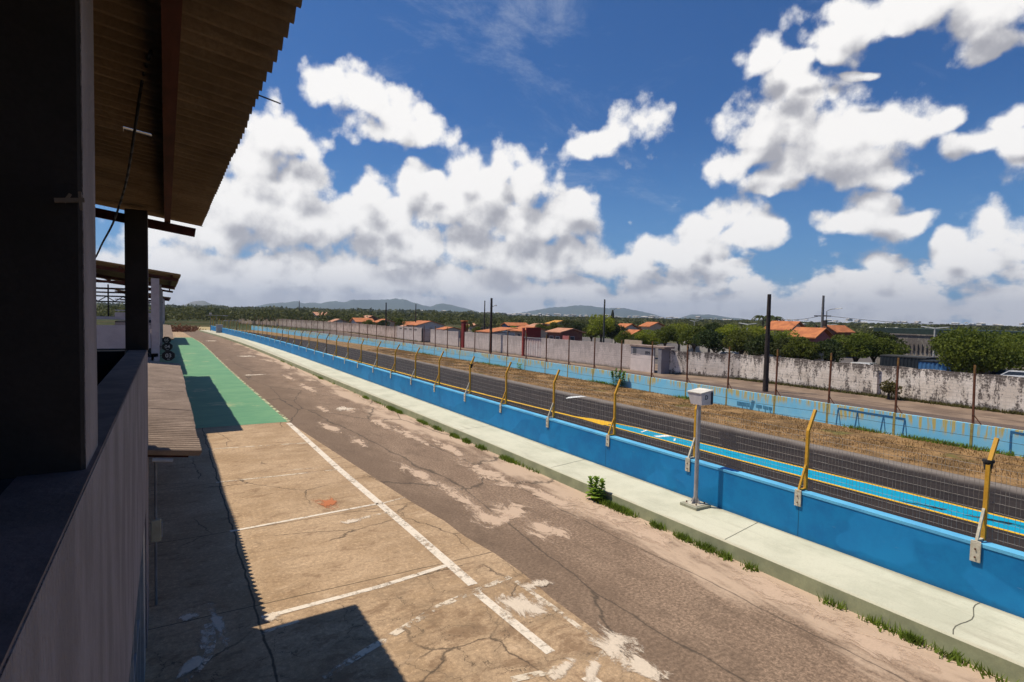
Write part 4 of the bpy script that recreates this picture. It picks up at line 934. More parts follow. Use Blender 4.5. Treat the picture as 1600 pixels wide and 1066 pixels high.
# conifer, palms
cf = empty('conifer', put(957, 90), 'small dark conical conifer poking above the trees right of the slim pole', 'tree')
h = zat(957, 485, 90); n = 900; t_ = rng.uniform(0, 1, n)**.8; a = rng.uniform(0, 6.28, n); r = (1-t_)*1.2*rng.uniform(.5, 1, n)+.08
x_, y_, _ = cf.location; V, Fq = leaves(np.stack([r*np.cos(a), r*np.sin(a), 1+t_*(h-1)], 1), np.full(n, .35), .2); npmesh('crown', V, Fq, m_leafd, cf); MB().tube((x_, y_, 0), (x_, y_, h-.5), .15, .04).build('trunk', m_bark, cf)
def palm(px, py, X, label, sc_=1., nf=13):
    loc = put(px, X); h = zat(px, py, X); e = empty('palm_tree', loc, label, 'palm tree', 'palm trees'); g = random.Random(px)
    x, y, _ = loc; MB().tube((x, y, 0), (x+.1, y, h), .16*sc_, .11*sc_, n=8).build('trunk', m_bark, e, smooth=True)
    V = []; Fs = []
    for k in range(nf):
        a = 2*math.pi*k/nf+g.uniform(-.2, .2); L_ = g.uniform(1.5, 2.1)*sc_; up = g.uniform(.1, .9)
        prev = None
        for j in range(9):
            t = j/8; r = L_*t; z = h+up*math.sin(t*2.2)*L_*.45-t*t*L_*.55; c = (x+.1+r*math.cos(a), y+r*math.sin(a), z)
            w_ = .30*sc_*math.sin(math.pi*min(.98, t*.85+.12)); nx_, ny_ = -math.sin(a), math.cos(a)
            if prev is not None:
                for sgn in (-1, 1):
                    n0 = len(V); V += [prev, c, (c[0]+nx_*w_*sgn, c[1]+ny_*w_*sgn, c[2]-w_*.5), (prev[0]+nx_*w_*.8*sgn, prev[1]+ny_*w_*.8*sgn, prev[2]-w_*.55)]; Fs.append((n0, n0+1, n0+2, n0+3))
            prev = c
    MB().add(V, Fs).build('crown', m_leafd, e, fix=False)
palm(1192, 496, 120, 'palm just left of the tallest dark pole', 1.6); palm(1209, 497, 120, 'palm just right of the tallest dark pole', 1.5)
palm(440, 497, 38, 'short palm with drooping fronds beside the far end of the perimeter wall', 1.6)
# far-off wood: one mass from the end of the track to the plain
def forest(name, regions, label):
    Cs = []; Ss = []
    for (az0, az1, d0, d1, n, size, hmax) in regions:
        a = rng.uniform(R(az0), R(az1), n); d = np.sqrt(rng.uniform(d0**2, d1**2, n)); cx_ = d*np.sin(a); cy_ = d*np.cos(a)
        hh = rng.uniform(.6, 1., n)*hmax; rr = size*rng.uniform(.6, 1.2, n)
        q = 56; u = rng.normal(size=(n, q, 3)); u /= np.linalg.norm(u, axis=2)[:, :, None]; u[:, :, 2] = np.abs(u[:, :, 2])*1.0-.25
        P = np.stack([cx_, cy_, hh*.55], 1)[:, None, :]+u*np.stack([rr, rr, hh*.5], 1)[:, None, :]*rng.uniform(.75, 1.1, (n, q, 1))
        Cs.append(P.reshape(-1, 3)); Ss.append(np.repeat(rr*.30, q)*rng.uniform(.6, 1.2, n*q))
    C_ = np.concatenate(Cs); S_ = np.concatenate(Ss); V, Fq = leaves(C_, S_, .5); o = npmesh(name, V, Fq, m_forest); return tag(o, label, 'woodland', kind='stuff')
forest('distant_woodland', [(-22, 16, 190, 300, 800, 3.6, 5.6), (-22, 27, 290, 700, 1500, 7., 6.2), (4, 28, 205, 300, 240, 3.4, 4.4), (26, 62, 170, 420, 900, 4., 4.2), (26, 80, 400, 1100, 1500, 9., 5.5), (-22, 30, 700, 1600, 900, 16., 10.5), (60, 84, 110, 400, 350, 4., 3.6)], 'dense low green woodland covering the plain as far as the hills')
# dry grass tufts on the verge
def tufts(name, pts, h, w_, mt, label, cat='grass', lean=.5):
    n = len(pts); P = np.array(pts); a = rng.uniform(0, 6.28, n); hh = h*rng.uniform(.5, 1.2, n); ln = rng.uniform(0, lean, n)*hh; b = rng.uniform(0, 6.28, n)
    D_ = np.stack([np.cos(a), np.sin(a), np.zeros(n)], 1)*(w_*rng.uniform(.6, 1.4, n))[:, None]; Tp = P+np.stack([np.cos(b)*ln, np.sin(b)*ln, hh], 1)
    V = np.stack([P-D_, P+D_, Tp], 1).reshape(-1, 3); o = npmesh(name, V, np.arange(3*n).reshape(n, 3), mt); return tag(o, label, cat, kind='stuff')
n = 60000; y_ = rng.uniform(2, 75, n)**1.; u_ = rng.uniform(0, 1, n); x_ = np.array([interp(TF, y) for y in (2, 75)])[0]+.1+u_*(np.interp(y_, [p[1] for p in FB], [p[0] for p in FB])-22.9)
nn = np.sin(x_*2.1+np.sin(y_*.9)*2)+np.sin(y_*1.7+x_)+rng.normal(0, .8, n); k_ = nn > -.5
tufts('dry_grass', np.stack([x_[k_], y_[k_], np.zeros(k_.sum())], 1), .10, .016, m_dryg, 'sunburnt brown grass on the verge before the pale blue wall')
# green weeds along the kerb of the walkway and against the far wall
pts = []
for px, py, sz, n in ((615, 640, .5, 900), (628, 645, .3, 400), (700, 684, .3, 300), (722, 692, .25, 260), (745, 702, .25, 240), (796, 720, .35, 500), (930, 790, .3, 350), (955, 798, .35, 450), (975, 803, .25, 200), (1020, 826, .2, 160), (1060, 845, .22, 160), (1100, 860, .25, 220), (1135, 872, .12, 120), (1175, 888, .15, 80), (1425, 1003, .12, 160), (1370, 985, .3, 70), (1290, 950, .2, 50), (1480, 1030, .2, 70), (500, 592, .5, 200), (580, 622, .4, 200), (655, 662, .5, 300), (676, 672, .4, 250), (1540, 1055, .2, 40)):
    _, y, _ = gz(px, py); x = kb(y)-.08; sz *= .6
    for k in range(n): pts.append((x+abs(random.gauss(0, .07))*-1+.05, y+random.gauss(0, sz), 0))
pts += [(kb(y)-abs(random.gauss(0, .05)), y, 0) for y in np.random.default_rng(3).uniform(9, 60, 1700) if math.sin(y*1.3)+math.sin(y*.47)+math.sin(y*5.1)*.6 > .9]
tufts('kerb_weeds', pts, .15, .016, m_weed, 'thin green weeds growing along the foot of the walkway kerb', 'weeds', .9)
pts = []
for px, py, sz, n in ((935, 600, .8, 300), (1060, 625, .5, 200), (1075, 628, .35, 260), (1440, 688, .5, 160), (1470, 694, .5, 180), (1500, 698, .6, 160), (775, 570, 1.5, 200), (1330, 672, .3, 80), (1355, 676, .3, 80), (640, 553, 2., 120), (1560, 705, .5, 140)):
    _, y, _ = gz(px, py); 
    for k in range(n): yy = y+random.gauss(0, sz); pts.append((fb(yy)-.12-abs(random.gauss(0, .1)), yy, 0))
tufts('wall_weeds', pts, .2, .03, m_weed, 'sparse green weeds at the foot of the pale blue wall', 'weeds', .9)
# strip of scrub at the foot of the block walls
pts = [(41.5-abs(random.gauss(0, .15)), y, 0) for y in np.random.default_rng(5).uniform(5, 38, 2600)]+[(37.8-abs(random.gauss(0, .15)), y, 0) for y in np.random.default_rng(6).uniform(92, 150, 900)]
tufts('wall_foot_scrub', pts, .22, .05, leaf_mat('olive scrub', (.11, .10, .03), (.07, .07, .02)), 'olive scrub along the foot of the block walls', 'weeds', .8)
# broad leaved weed by the kerb and bushes at the far wall
def broadleaf(name, x, y, h, w_, n, ls, mt, label, stems=3):
    e = empty(name, (x, y, 0), label, 'plant'); V = []; Fs = []; g = random.Random(int(x*100+y)); st = MB()
    for s in range(stems):
        ox = (s-(stems-1)/2)*w_*.55; hh = h*g.uniform(.75, 1.); oy = g.uniform(-.1, .1)
        st.tube((x, y-ox*.6, 0), (x+oy*.3, y-ox, hh), .014, .006, n=6)
        for k in range(n//stems):
            t = (k+1)/(n/stems); z = hh*(.12+.88*t); a = k*2.4+g.uniform(-.3, .3); L_ = ls*(1.15-.45*t)*g.uniform(.8, 1.15); cx_ = x+(oy*.3)*t; cy_ = y-ox*(.6+.4*t); up = .15+.75*t+g.uniform(-.2, .2)
            d = Vector((math.cos(a)*math.cos(up), math.sin(a)*math.cos(up), math.sin(up))); sd_ = Vector((-math.sin(a), math.cos(a), 0)); p0 = Vector((cx_, cy_, z)); nrm_ = d.cross(sd_)
            pr = [(0., .08), (.3, .42), (.6, .46), (.85, .28), (1., .03)]; base = len(V)
            for tt, ww in pr:
                c = p0+d*L_*tt-Vector((0, 0, 1))*L_*.25*tt*tt
                V += [c-sd_*ww*L_*.75, c-nrm_*.02*0+Vector((0, 0, -.02*L_)), c+sd_*ww*L_*.75]
            for q in range(4): b0 = base+q*3; Fs += [(b0, b0+3, b0+4, b0+1), (b0+1, b0+4, b0+5, b0+2)]
    MB().add(V, Fs).build('leaves', mt, e, fix=False, smooth=True); st.build('stem', m_weed, e)
_, wy, _ = gz(925, 785); broadleaf('broadleaf_weed', kb(wy)-.12, wy+.05, .68, .42, 120, .19, m_weed, 'leafy bright green weed growing up against the walkway kerb')
_, wy, _ = gz(975, 604); broadleaf('broadleaf_bush', fb(wy)-.35, wy, 1.3, .8, 150, .30, leaf_mat('bush leaf', (.12, .24, .03), (.06, .14, .02)), 'dark leafy bush in front of the pale blue wall', 4)
_, wy, _ = gz(827, 577); broadleaf('broadleaf_bush', fb(wy)-.3, wy, .6, .6, 30, .26, m_weed, 'small green bush at the foot of the pale blue wall, further left', 3)
make_tree('wall_shrub', 'scrawny olive shrub growing against the whitewashed wall', leaf_mat('dull shrub', (.12, .10, .03), (.06, .055, .02)), .8, .8, .85, 520, .17, 5, (41.0, gx(1390, 600, 41.0)[1], 0), group=None, lobes=5)
# dry heaps at the end of the pit lane
for px, py, s in ((268, 517, 1.), (280, 518, .9), (290, 515, .8)):
    x, y, _ = gz(px, py); n = 500; u = rng.normal(size=(n, 3)); u[:, 2] = np.abs(u[:, 2]); V, Fq = leaves(u*np.array([1.6, 1.6, .45])*s, np.full(n, .5)); o = npmesh('dry_bush', V, Fq, leaf_mat('dry bush', (.16, .06, .03), (.09, .05, .025)) if px == 268 else bpy.data.materials['dry bush'])
    o.location = (x, y, 0); tag(o, 'low reddish dry bush at the end of the pit lane', 'bush', 'dry bushes at the end of the lane')
#@@PART5
# ------------------------------------------------------------------ poles
m_pole = mat('tarred pole', (.035, .026, .022), (.055, .04, .035), scale=3., rough=.9)
m_cpole = mat('concrete pole', (.20, .19, .18), (.14, .13, .12), scale=3.)
def pole(px, pyt, X, label, r=.16, r2=None, m_=None, lean=0., py_base=None):
    x, y, _ = put(px, X)
    if py_base: x, y, _ = gx(px, py_base, X)
    h = gx(px, pyt, X)[2]
    o = MB().tube((x, y, -.1), (x, y-lean, h), r, r2 or r*.72, n=10).build('utility_pole', m_ or m_pole, smooth=False); o.location = (0, 0, 0)
    return tag(o, label, 'pole', 'utility poles'), (x, y, h)
pole(1198, 460, 36.3, 'thickest and tallest dark pole standing beside the service road at the right', .2, .13, py_base=560)
P768 = pole(767, 466, 36.8, 'thick dark pole with a small lamp near its top', .2, .14, py_base=520)
pole(603, 473, 38.5, 'leaning dark pole in front of the stained plaster wall', .17, py_base=505)
for px, pt, X, lab, r in ((467.5, 470, 52, 'dark pole above the low orange roof at the far left', .2), (472, 482, 60, 'short dark pole right beside the taller one at the far left', .14), (500, 480, 56, 'dark pole in front of the pale grey house', .15), (521, 487, 50, 'dark pole just right of the pale grey house', .17), (424, 478, 48, 'thin dark pole left of the palm', .1), (559, 480, 70, 'thin dark pole left of the clustered orange roofs', .13), (580, 480, 80, 'thin dark pole over the clustered orange roofs', .12), (649.5, 475, 60, 'dark pole at the corner of the green gabled house', .16), (757, 470, 62, 'slimmer dark pole just left of the thick pole with a lamp', .16)):
    pole(px, pt, X, lab, r)
Pg, g_ = pole(944, 468, 56, 'slim grey green pole rising out of the bright green tree', .15, .11, mat('dark pole paint', (.06, .06, .055), (.08, .08, .07)))
Pc, c_ = pole(1285, 462, 66, 'grey concrete pole carrying cross arms and the overhead wires', .2, .13, m_cpole)
o = MB(); o.bar((c_[0], c_[1]-1., c_[2]-2.4), (c_[0], c_[1]+1., c_[2]-2.4), .12, .12); o.box(c_[0]-.5, c_[1]-.7, c_[2]-3.6, c_[0]-.2, c_[1]-.3, c_[2]-2.9); o.build('cross_arm', m_pole, Pc)
pole(1276, 508, 64, 'short dark pole in front of the pink house', .14)
pole(1417, 512, 90, 'short pale post above the yellow crowned tree', .12, m_=m_cpole)
wr = MB()
def sag(a, b, s, n=10):
    pts = []
    for k in range(n+1): t = k/n; pts.append((a[0]+(b[0]-a[0])*t, a[1]+(b[1]-a[1])*t, a[2]+(b[2]-a[2])*t-4*s*t*(1-t)))
    return pts
top = (c_[0], c_[1], c_[2]-2.3)
wr.path(sag(top, gx(1214, 498, 80), .35), .03, 4); wr.path(sag(top, gx(1560, 509, 66), .3), .03, 4)
tag(wr.build('overhead_wires', m_dwire), 'dark overhead wires sagging either side of the concrete pole with cross arms', 'wires')
def lamp(px, pyh, X, label, arm=1.2, dirn=-1, name='street_lamp', py_top=None):
    x, y, h = gx(px, pyh, X); e = empty(name, (x, y, 0), label, 'street lamp', 'street lamps')
    MB().tube((x, y, 0), (x, y, h-.1), .07, .045, n=8).build('mast', m_cpole, e)
    o = MB().path([(x, y, h-.1), (x, y+dirn*arm*.5, h+.15), (x, y+dirn*arm, h+.2)], .035, 6); o.build('arm', m_cpole, e)
    MB().hexa([(x-.16, y+dirn*arm, h+.14), (x+.16, y+dirn*arm, h+.14), (x+.12, y+dirn*(arm+.75), h+.22), (x-.12, y+dirn*(arm+.75), h+.22), (x-.12, y+dirn*arm, h+.28), (x+.12, y+dirn*arm, h+.28), (x+.08, y+dirn*(arm+.75), h+.3), (x-.08, y+dirn*(arm+.75), h+.3)]).build('lamp_head', mat('lamp head', (.6, .6, .58)), e)
lamp(1292, 485, 74, 'street lamp with a pale rounded head right of the concrete pole'); lamp(958, 484, 70, 'street lamp reaching out right of the slim grey green pole')
x, y, h = P768[1]; e = P768[0]; MB().path([(x, y, h-1.3), (x, y-.8, h-1.0)], .03, 6).build('lamp_arm', m_pole, e)
MB().box(x-.1, y-1.3, h-1.05, x+.1, y-.8, h-.93).build('lamp_head', mat('lamp head', (.6, .6, .58)), e)
def tlamp(px, pyt, X, label, w_=1.3):
    x, y, h = gx(px, pyt, X); e = empty('street_lamp', (x, y, 0), label, 'street lamp', 'cross shaped lamp posts')
    MB().tube((x, y, 0), (x, y, h), .10, .08, n=8).build('mast', mat('pale mast', (.5, .48, .44), (.4, .38, .35)), e)
    for s in (-1, 1): MB().hexa([(x-.1, y, h-.05), (x+.1, y, h-.05), (x+.1, y+s*w_, h+.12), (x-.1, y+s*w_, h+.12), (x-.1, y, h+.05), (x+.1, y, h+.05), (x+.1, y+s*w_, h+.2), (x-.1, y+s*w_, h+.2)]).build('lamp_head', mat('lamp head', (.6, .6, .58)), e)
tlamp(1168, 507, 64, 'pale T shaped lamp post among yellow green trees left of the tallest dark pole'); tlamp(1461, 513, 70, 'pale T shaped lamp post on the ribbed concrete building'); tlamp(1085, 502, 110, 'far pale T shaped lamp post above the broad trees'); tlamp(1296, 508, 95, 'pale T shaped lamp post beside the dark roof of the pink house')

# ------------------------------------------------------------------ houses
m_tile = mat('orange roof tiles', (.52, .185, .07), (.36, .12, .05), scale=1.2, fine=5., rough=.9); m_tile2 = mat('faded pink tiles', (.50, .25, .15), (.40, .18, .10), scale=1.5, fine=6.)
m_wh = mat('white render', (.55, .51, .47), (.45, .41, .38)); m_gr = mat('green render', (.22, .34, .13), (.18, .28, .1)); m_pk = mat('pink render', (.48, .15, .14), (.38, .12, .11)); m_bg = mat('beige render', (.52, .40, .29), (.45, .34, .24)); m_br = mat('brick render', (.22, .09, .06), (.16, .06, .05)); m_bl = mat('blue render', (.05, .12, .22), (.04, .09, .16))
m_wd = mat('house window', (.04, .04, .05), rough=.3)
def house(px, X, w_, d_, wh, rh, wallm, roofm, label, ridge='y', yaw=0., zoff=0., eave=.4, nwin=2, name='house', win=True):
    """house centred in photo column px: w_ along y, d_ along x"""
    x, y, _ = put(px, X); e = empty(name, (x, y, zoff), label, 'house'); b = -.1
    MB().box(x-d_/2, y-w_/2, b+zoff, x+d_/2, y+w_/2, wh+zoff).build('wall', wallm, e)
    Z = wh+zoff; hx_, hy_ = d_/2+eave, w_/2+eave; t = .12
    if ridge == 'y':
        o = MB().prism([(x-hx_, Z-.08), (x, Z+rh), (x+hx_, Z-.08), (x+hx_, Z+.04), (x, Z+rh+t), (x-hx_, Z+.04)], 'y', y-hy_, y+hy_)
        MB().prism([(x-d_/2, Z), (x+d_/2, Z), (x, Z+rh*.92)], 'y', y-w_/2+.01, y+w_/2-.01).build('gable', wallm, e)
    elif ridge == 'x':
        o = MB().prism([(y-hy_, Z-.08), (y, Z+rh), (y+hy_, Z-.08), (y+hy_, Z+.04), (y, Z+rh+t), (y-hy_, Z+.04)], 'x', x-hx_, x+hx_)
        MB().prism([(y-w_/2, Z), (y+w_/2, Z), (y, Z+rh*.92)], 'x', x-d_/2+.01, x+d_/2-.01).build('gable', wallm, e)
    else:
        o = MB().hexa([(x-hx_, y-hy_, Z-.05), (x+hx_, y-hy_, Z+rh), (x+hx_, y+hy_, Z+rh), (x-hx_, y+hy_, Z-.05), (x-hx_, y-hy_, Z+.08), (x+hx_, y-hy_, Z+rh+.13), (x+hx_, y+hy_, Z+rh+.13), (x-hx_, y+hy_, Z+.08)])
    o.build('roof', roofm, e)
    if win:
        for k in range(nwin):
            yy = y-w_/2+(k+.5)*w_/nwin; f_ = MB().box(x-d_/2-.03, yy-.5, Z-1.5, x-d_/2+.02, yy+.5, Z-.6).build('window', m_wh, e)
            MB().box(x-d_/2-.04, yy-.42, Z-1.43, x-d_/2-.031, yy+.42, Z-.67).build('pane', m_wd, f_)
        f_ = MB().box(x-.5, y-w_/2-.03, Z-1.5, x+.5, y-w_/2+.02, Z-.6).build('window', m_wh, e); MB().box(x-.42, y-w_/2-.04, Z-1.43, x+.42, y-w_/2-.031, Z-.67).build('pane', m_wd, f_)
    e.rotation_euler[2] = 0; return e
def top(px, py, X): return gx(px, py, X)[2]
house(500, 48, 10.1, 4.3, top(500, 493, 48), 1.1, m_wh, m_tile2, 'two storey pale grey house with a small orange roof at the far left', 'x', nwin=2)
house(469, 40, 6.5, 4.3, top(469, 500, 40), .8, m_bg, m_tile, 'low orange roofed house between the palm and the pale grey house')
house(528, 40, 4.3, 3.6, top(528, 503, 40), .7, m_wh, m_tile2, 'small faded roof just right of the pale grey house')
house(576, 62, 8.6, 4.3, top(576, 498, 62), 1., m_br, m_tile2, 'dark brick house with faded pink roof behind the clustered orange roofs')
house(566, 43, 5.0, 4.3, top(566, 503, 43), .9, m_wh, m_tile, 'low house whose orange roof is leftmost of the cluster behind the plaster wall', 'x')
house(600, 48, 3.6, 4.3, top(600, 504, 48), .8, m_bg, m_tile, 'small orange roof right of the leaning dark pole')
house(664, 62, 8.6, 8, top(664, 508, 62), 1.1, m_wh, m_tile, 'white house with a long orange roof behind the block wall left of centre', nwin=4)
house(644, 60, 3.2, 6, top(644, 508, 60), .9, m_gr, m_tile, 'lime green gabled end beside the long orange roof', 'x', nwin=1)
house(633, 40, 1.7, 2.9, top(633, 513, 40), .5, mat('red render', (.45, .08, .05), (.35, .06, .04)), m_tile2, 'tiny red house left of the lime green gable', nwin=1)
house(702, 52, 3.6, 5, top(702, 516, 52), .6, m_wh, m_tile, 'low orange roof behind the recess with the white door')
house(746, 84, 6, 6, top(746, 509, 84), .8, m_bg, m_tile2, 'small faded orange roof behind the pale tree left of the lamp pole')
house(776, 55, 5.6, 5, top(776, 519, 55), .8, m_wh, m_tile, 'white carport with a sloping orange roof between the lamp pole and the broad red pillar', 'shed')
house(805, 78, 3.4, 6, top(805, 509, 78), .7, m_bl, m_tile, 'blue walled house with an orange roof right of the broad red pillar', 'x')
house(826, 64, 5, 6, top(826, 517, 64), .8, m_bg, m_tile, 'beige house with an orange roof left of the thin red pillar')
house(842, 74, 3, 5, top(842, 511, 74), .7, m_br, m_tile2, 'small dark house with faded roof above the beige house')
house(873, 80, 2.6, 5, top(873, 506, 80), .7, m_wh, mat('yellow tiles', (.62, .30, .05), (.5, .24, .05)), 'golden roof peeking out of the trees right of the thin red pillar')
house(884, 52, 3.2, 4, top(884, 519, 52), .5, m_br, m_tile2, 'low dark house right above the corrugated gate')
house(979, 66, 2.2, 4, top(979, 515, 66), .9, m_wh, m_tile, 'orange roof half hidden by trees left of the guard hut')
house(992, 54, 1.4, 3, top(996, 523, 58), .7, m_bg, m_tile, 'bright orange roof directly above the left end of the guard hut')
house(1020, 84, 2.4, 4, top(1022, 511, 80), .8, m_bg, m_tile, 'orange roof poking out of the trees above the guard hut')
house(1228, 76, 3.6, 3.5, top(1230, 516, 74), 1.15, m_bg, m_tile, 'bigger house with a bright orange roof right of the tallest dark pole')
house(1268, 60, 2.6, 3., top(1270, 528, 58), .95, m_pk, m_tile, 'pink house with a bright orange roof beside the concrete pole', nwin=1)
house(1306, 84, 2.5, 4, top(1300, 520, 78), .9, m_br, m_tile, 'dark roofed house behind the concrete pole', 'x')
for px, X, w_, lab in ((885, 48, 1.6, 'pink'), (1240, 52, 2., 'cream'), (1262, 51, 3.2, 'white panelled'), (990, 49, 3., 'cream'), (1128, 64, 14, 'shadowed white'), (1175, 60, 6., 'cream')):
    x, y, _ = put(px, X); tag(MB().box(x, y-w_/2, 0, x+.15, y+w_/2, 2.3).build('garden_wall', {'pink': m_pk, 'cream': m_bg}.get(lab, m_wh)), {885: 'low pink garden wall above the corrugated gate', 1240: 'short cream wall left of the white panelled wall under the pink house', 1262: 'white panelled wall directly under the pink house', 990: 'low cream wall just above the left end of the guard hut', 1128: 'long shaded white wall under the trees above the whitewashed wall', 1175: 'cream wall glimpsed under the trees left of the tallest dark pole'}[px], 'wall')
# ribbed concrete building at the right
x, y, _ = put(1448, 72); rb = empty('ribbed_building', (x, y, 0), 'weathered grey building with vertical ribs behind the containers at the right', 'building')
zt = top(1448, 525, 72); m_cb = block_mat('old concrete', (.36, .32, .26), (.29, .25, .21), (.12, .10, .09), .85)
MB().box(x, y-6.5, -.1, x+10, y+5., zt).build('wall', m_cb, rb)
for k in range(26): MB().box(x-.15, y-6.2+k*.43, 2.0, x-.005, y-6.06+k*.43, zt-.95).build('rib', m_cb, rb)
MB().box(x-.1, y-6.6, zt+.003, x+10.1, y+5.1, zt+.12).build('roof_slab', m_cb, rb)
MB().box(x+1, y-9, zt+.13, x+12, y+6, zt+.75).build('dark_upper_roof', mat('dark green roof', (.03, .05, .045), (.02, .035, .03)), rb)
def container(px, X, L_, h, mt, label, mt2):
    x, y, _ = put(px, X); e = empty('shipping_container', (x, y, 0), label, 'container')
    n_ = int(L_/.07); V = []; Fs = []
    for k in range(n_+1):
        yy = y-L_/2+L_*k/n_; d_ = -.03 if k % 4 < 2 else 0.; V += [(x+d_, yy, .1), (x+d_, yy, h-.1)]
        if k: a = 2*(k-1); Fs.append((a, a+2, a+3, a+1))
    MB().add(V, Fs).build('side_panel', mt, e, fix=False); MB().box(x+.01, y-L_/2, .1, x+2.4, y+L_/2, h-.1).build('body', mt, e)
    MB().box(x-.05, y-L_/2-.03, h-.1, x+2.45, y+L_/2+.03, h).build('top_rail', mt2, e); MB().box(x+.1, y-L_/2-.03, .15, x+2.3, y-L_/2-.004, h-.12).build('door', mt2, e)
m_cd = mat('dark container', (.022, .028, .035), (.015, .02, .025), spec=.2); m_cbl = mat('blue container', (.05, .16, .34), (.04, .12, .27)); 
container(1413, 55, 3.6, top(1413, 557, 55), m_cd, 'dark navy shipping container behind the whitewashed wall', mat('dark rail', (.05, .05, .05)))
container(1464, 51, 2.2, top(1464, 565, 51), m_cbl, 'smaller mid blue shipping container right of the dark one', m_cd)
x, y, _ = put(1524, 58); tag(MB().box(x, y-1.2, -.1, x+3, y+1.6, 2.6).prism([(y-1.4, 2.6), (y+1.8, 2.6), (y+.2, 3.1)], 'x', x-.2, x+3.2).build('shed', m_dark), 'dark shed in the shade under the large spreading tree', 'shed')
x, y, _ = put(1570, 66); tag(MB().box(x, y-9, 0, x+.2, y+3, 3.0).build('rubble_wall', m_cb), 'stone wall behind the white car at the right edge', 'wall')
# cars
def car(px, X, c, label, yaw=0., top_py=None):
    x, y, _ = put(px, X); e = empty('parked_car', (x, y, 0), label, 'car', 'cars parked behind the wall')
    mc = mat('car paint '+str(c), c, tuple(v*.9 for v in c), rough=.25, spec=.6, bmp=0); mg_ = m_win
    prof = [(-2.1, .3), (2.1, .3), (2.15, .62), (1.95, .85), (1.05, .95), (.45, 1.42), (-1.05, 1.45), (-1.75, .98), (-2.12, .88)]
    V = []; n_ = len(prof)
    for s, ins in ((-1, 0), (1, 0)):
        for a, b in prof: k = .82 if b < 1. else .62; V.append((x+s*k, y+a, b))
    MB().add(V, [tuple(range(n_)), tuple(range(2*n_-1, n_-1, -1))]+[(k, k+n_, (k+1) % n_+n_, (k+1) % n_) for k in range(n_)]).build('body', mc, e)
    for s in (-1, 1): MB().add([(x+s*.80, y-1.5, 1.0), (x+s*.80, y+.9, .99), (x+s*.665, y+.42, 1.36), (x+s*.665, y-1.0, 1.38)], [(0, 1, 2, 3)]).build('side_window', mg_, e, fix=False)
    MB().add([(x-.72, y+1.03, .985), (x+.72, y+1.03, .985), (x+.58, y+.5, 1.40), (x-.58, y+.5, 1.40)], [(0, 1, 2, 3)]).build('windscreen', mg_, e, fix=False)
    MB().add([(x-.72, y-1.74, 1.01), (x+.72, y-1.74, 1.01), (x+.58, y-1.12, 1.43), (x-.58, y-1.12, 1.43)], [(3, 2, 1, 0)]).build('rear_window', mg_, e, fix=False)
    for sx in (-1, 1):
        for sy in (-1.3, 1.3):
            wh_ = MB().tube((x+sx*.66, y+sy, .32), (x+sx*.86, y+sy, .32), .32, n=16).build('wheel', m_black, e); MB().tube((x+sx*.861, y+sy, .32), (x+sx*.875, y+sy, .32), .18, n=10).build('rim', m_gal, wh_)
    return e
car(1140, 55, (.6, .6, .6), 'white car roof showing over the whitewashed wall below the lamp post'); car(1347, 54, (.6, .6, .6), 'white car just visible over the wall left of the dark container')
car(1212, 57, (.03, .03, .035), 'black car with a glinting roof right of the tallest dark pole'); car(1568, 60, (.10, .11, .12), 'dark grey car beside the white one near the right edge'); car(1597, 59, (.55, .56, .60), 'white hatchback at the right edge under the trees'); car(973, 54, (.04, .04, .045), 'dark car above the wall left of the guard hut')

# ------------------------------------------------------------------ far town, warehouses, hills
n = 0
m_town = mat('town render', (.62, .58, .52), (.50, .44, .38), scale=.05, bmp=0); m_town2 = mat('town shed roof', (.5, .47, .44), scale=.05, bmp=0)
base = MB().box(-5, -7, 0, 5, 7, 5).prism([(-5.6, 5.003), (5.6, 5.003), (0, 7.)], 'y', -7.6, 7.6).build('town_house', m_town)
tag(base, 'tiny white house of the distant town strung along the horizon', 'house', 'white houses of the distant town')
placed = 0; g = random.Random(5)
for k in range(240):
    if k < 190: px = g.uniform(655, 1060); dist = g.uniform(900, 1500)
    else: px = g.uniform(1060, 1600); dist = g.uniform(800, 1400)
    d = ray(px, 495); d = np.array([d[0], d[1]]); d /= np.linalg.norm(d)
    o = base if k == 0 else base.copy()
    if k: col.objects.link(o)
    o.location = (d[0]*dist, d[1]*dist, g.uniform(3.5, 8)); o.rotation_euler[2] = g.uniform(0, 3.14); s = g.uniform(.28, .6); o.scale = (s, s*g.uniform(.7, 1.3), s*.8)
for px, py, L_, dist, lab in ((1005, 503, 30, 300, 'long low warehouse roof above the trees at the guard hut'), (1235, 505, 20, 420, 'white warehouse left of the concrete pole on the horizon'), (1285, 508, 34, 420, 'long white warehouse right of the concrete pole on the horizon'), (1370, 511, 24, 430, 'pale warehouse above the yellow crowned tree'), (592, 494, 8, 300, 'white rooftop above the woods left of the leaning pole')):
    d = ray(px, py); dd = np.array([d[0], d[1]]); dd /= np.linalg.norm(dd); x, y = dd*dist; zt = H+dist*d[2]/math.hypot(d[0], d[1])
    e = empty('warehouse', (x, y, 0), lab, 'warehouse'); MB().box(x-6, y-L_/2, 0, x+6, y+L_/2, zt-1.).build('wall', m_town, e)
    MB().prism([(x-6.5, zt-.99), (x+6.5, zt-.99), (x, zt)], 'y', y-L_/2-.5, y+L_/2+.5).build('roof', m_town2, e)
wt = gy(1405, 505, 100)
m_hill = mat('hill scrub', (.05, .07, .035), (.035, .05, .03), scale=.004, fine=.03, bmp=0); m_hill2 = mat('hill rock', (.16, .14, .12), (.06, .08, .04), scale=.006, fine=.03, bmp=0)
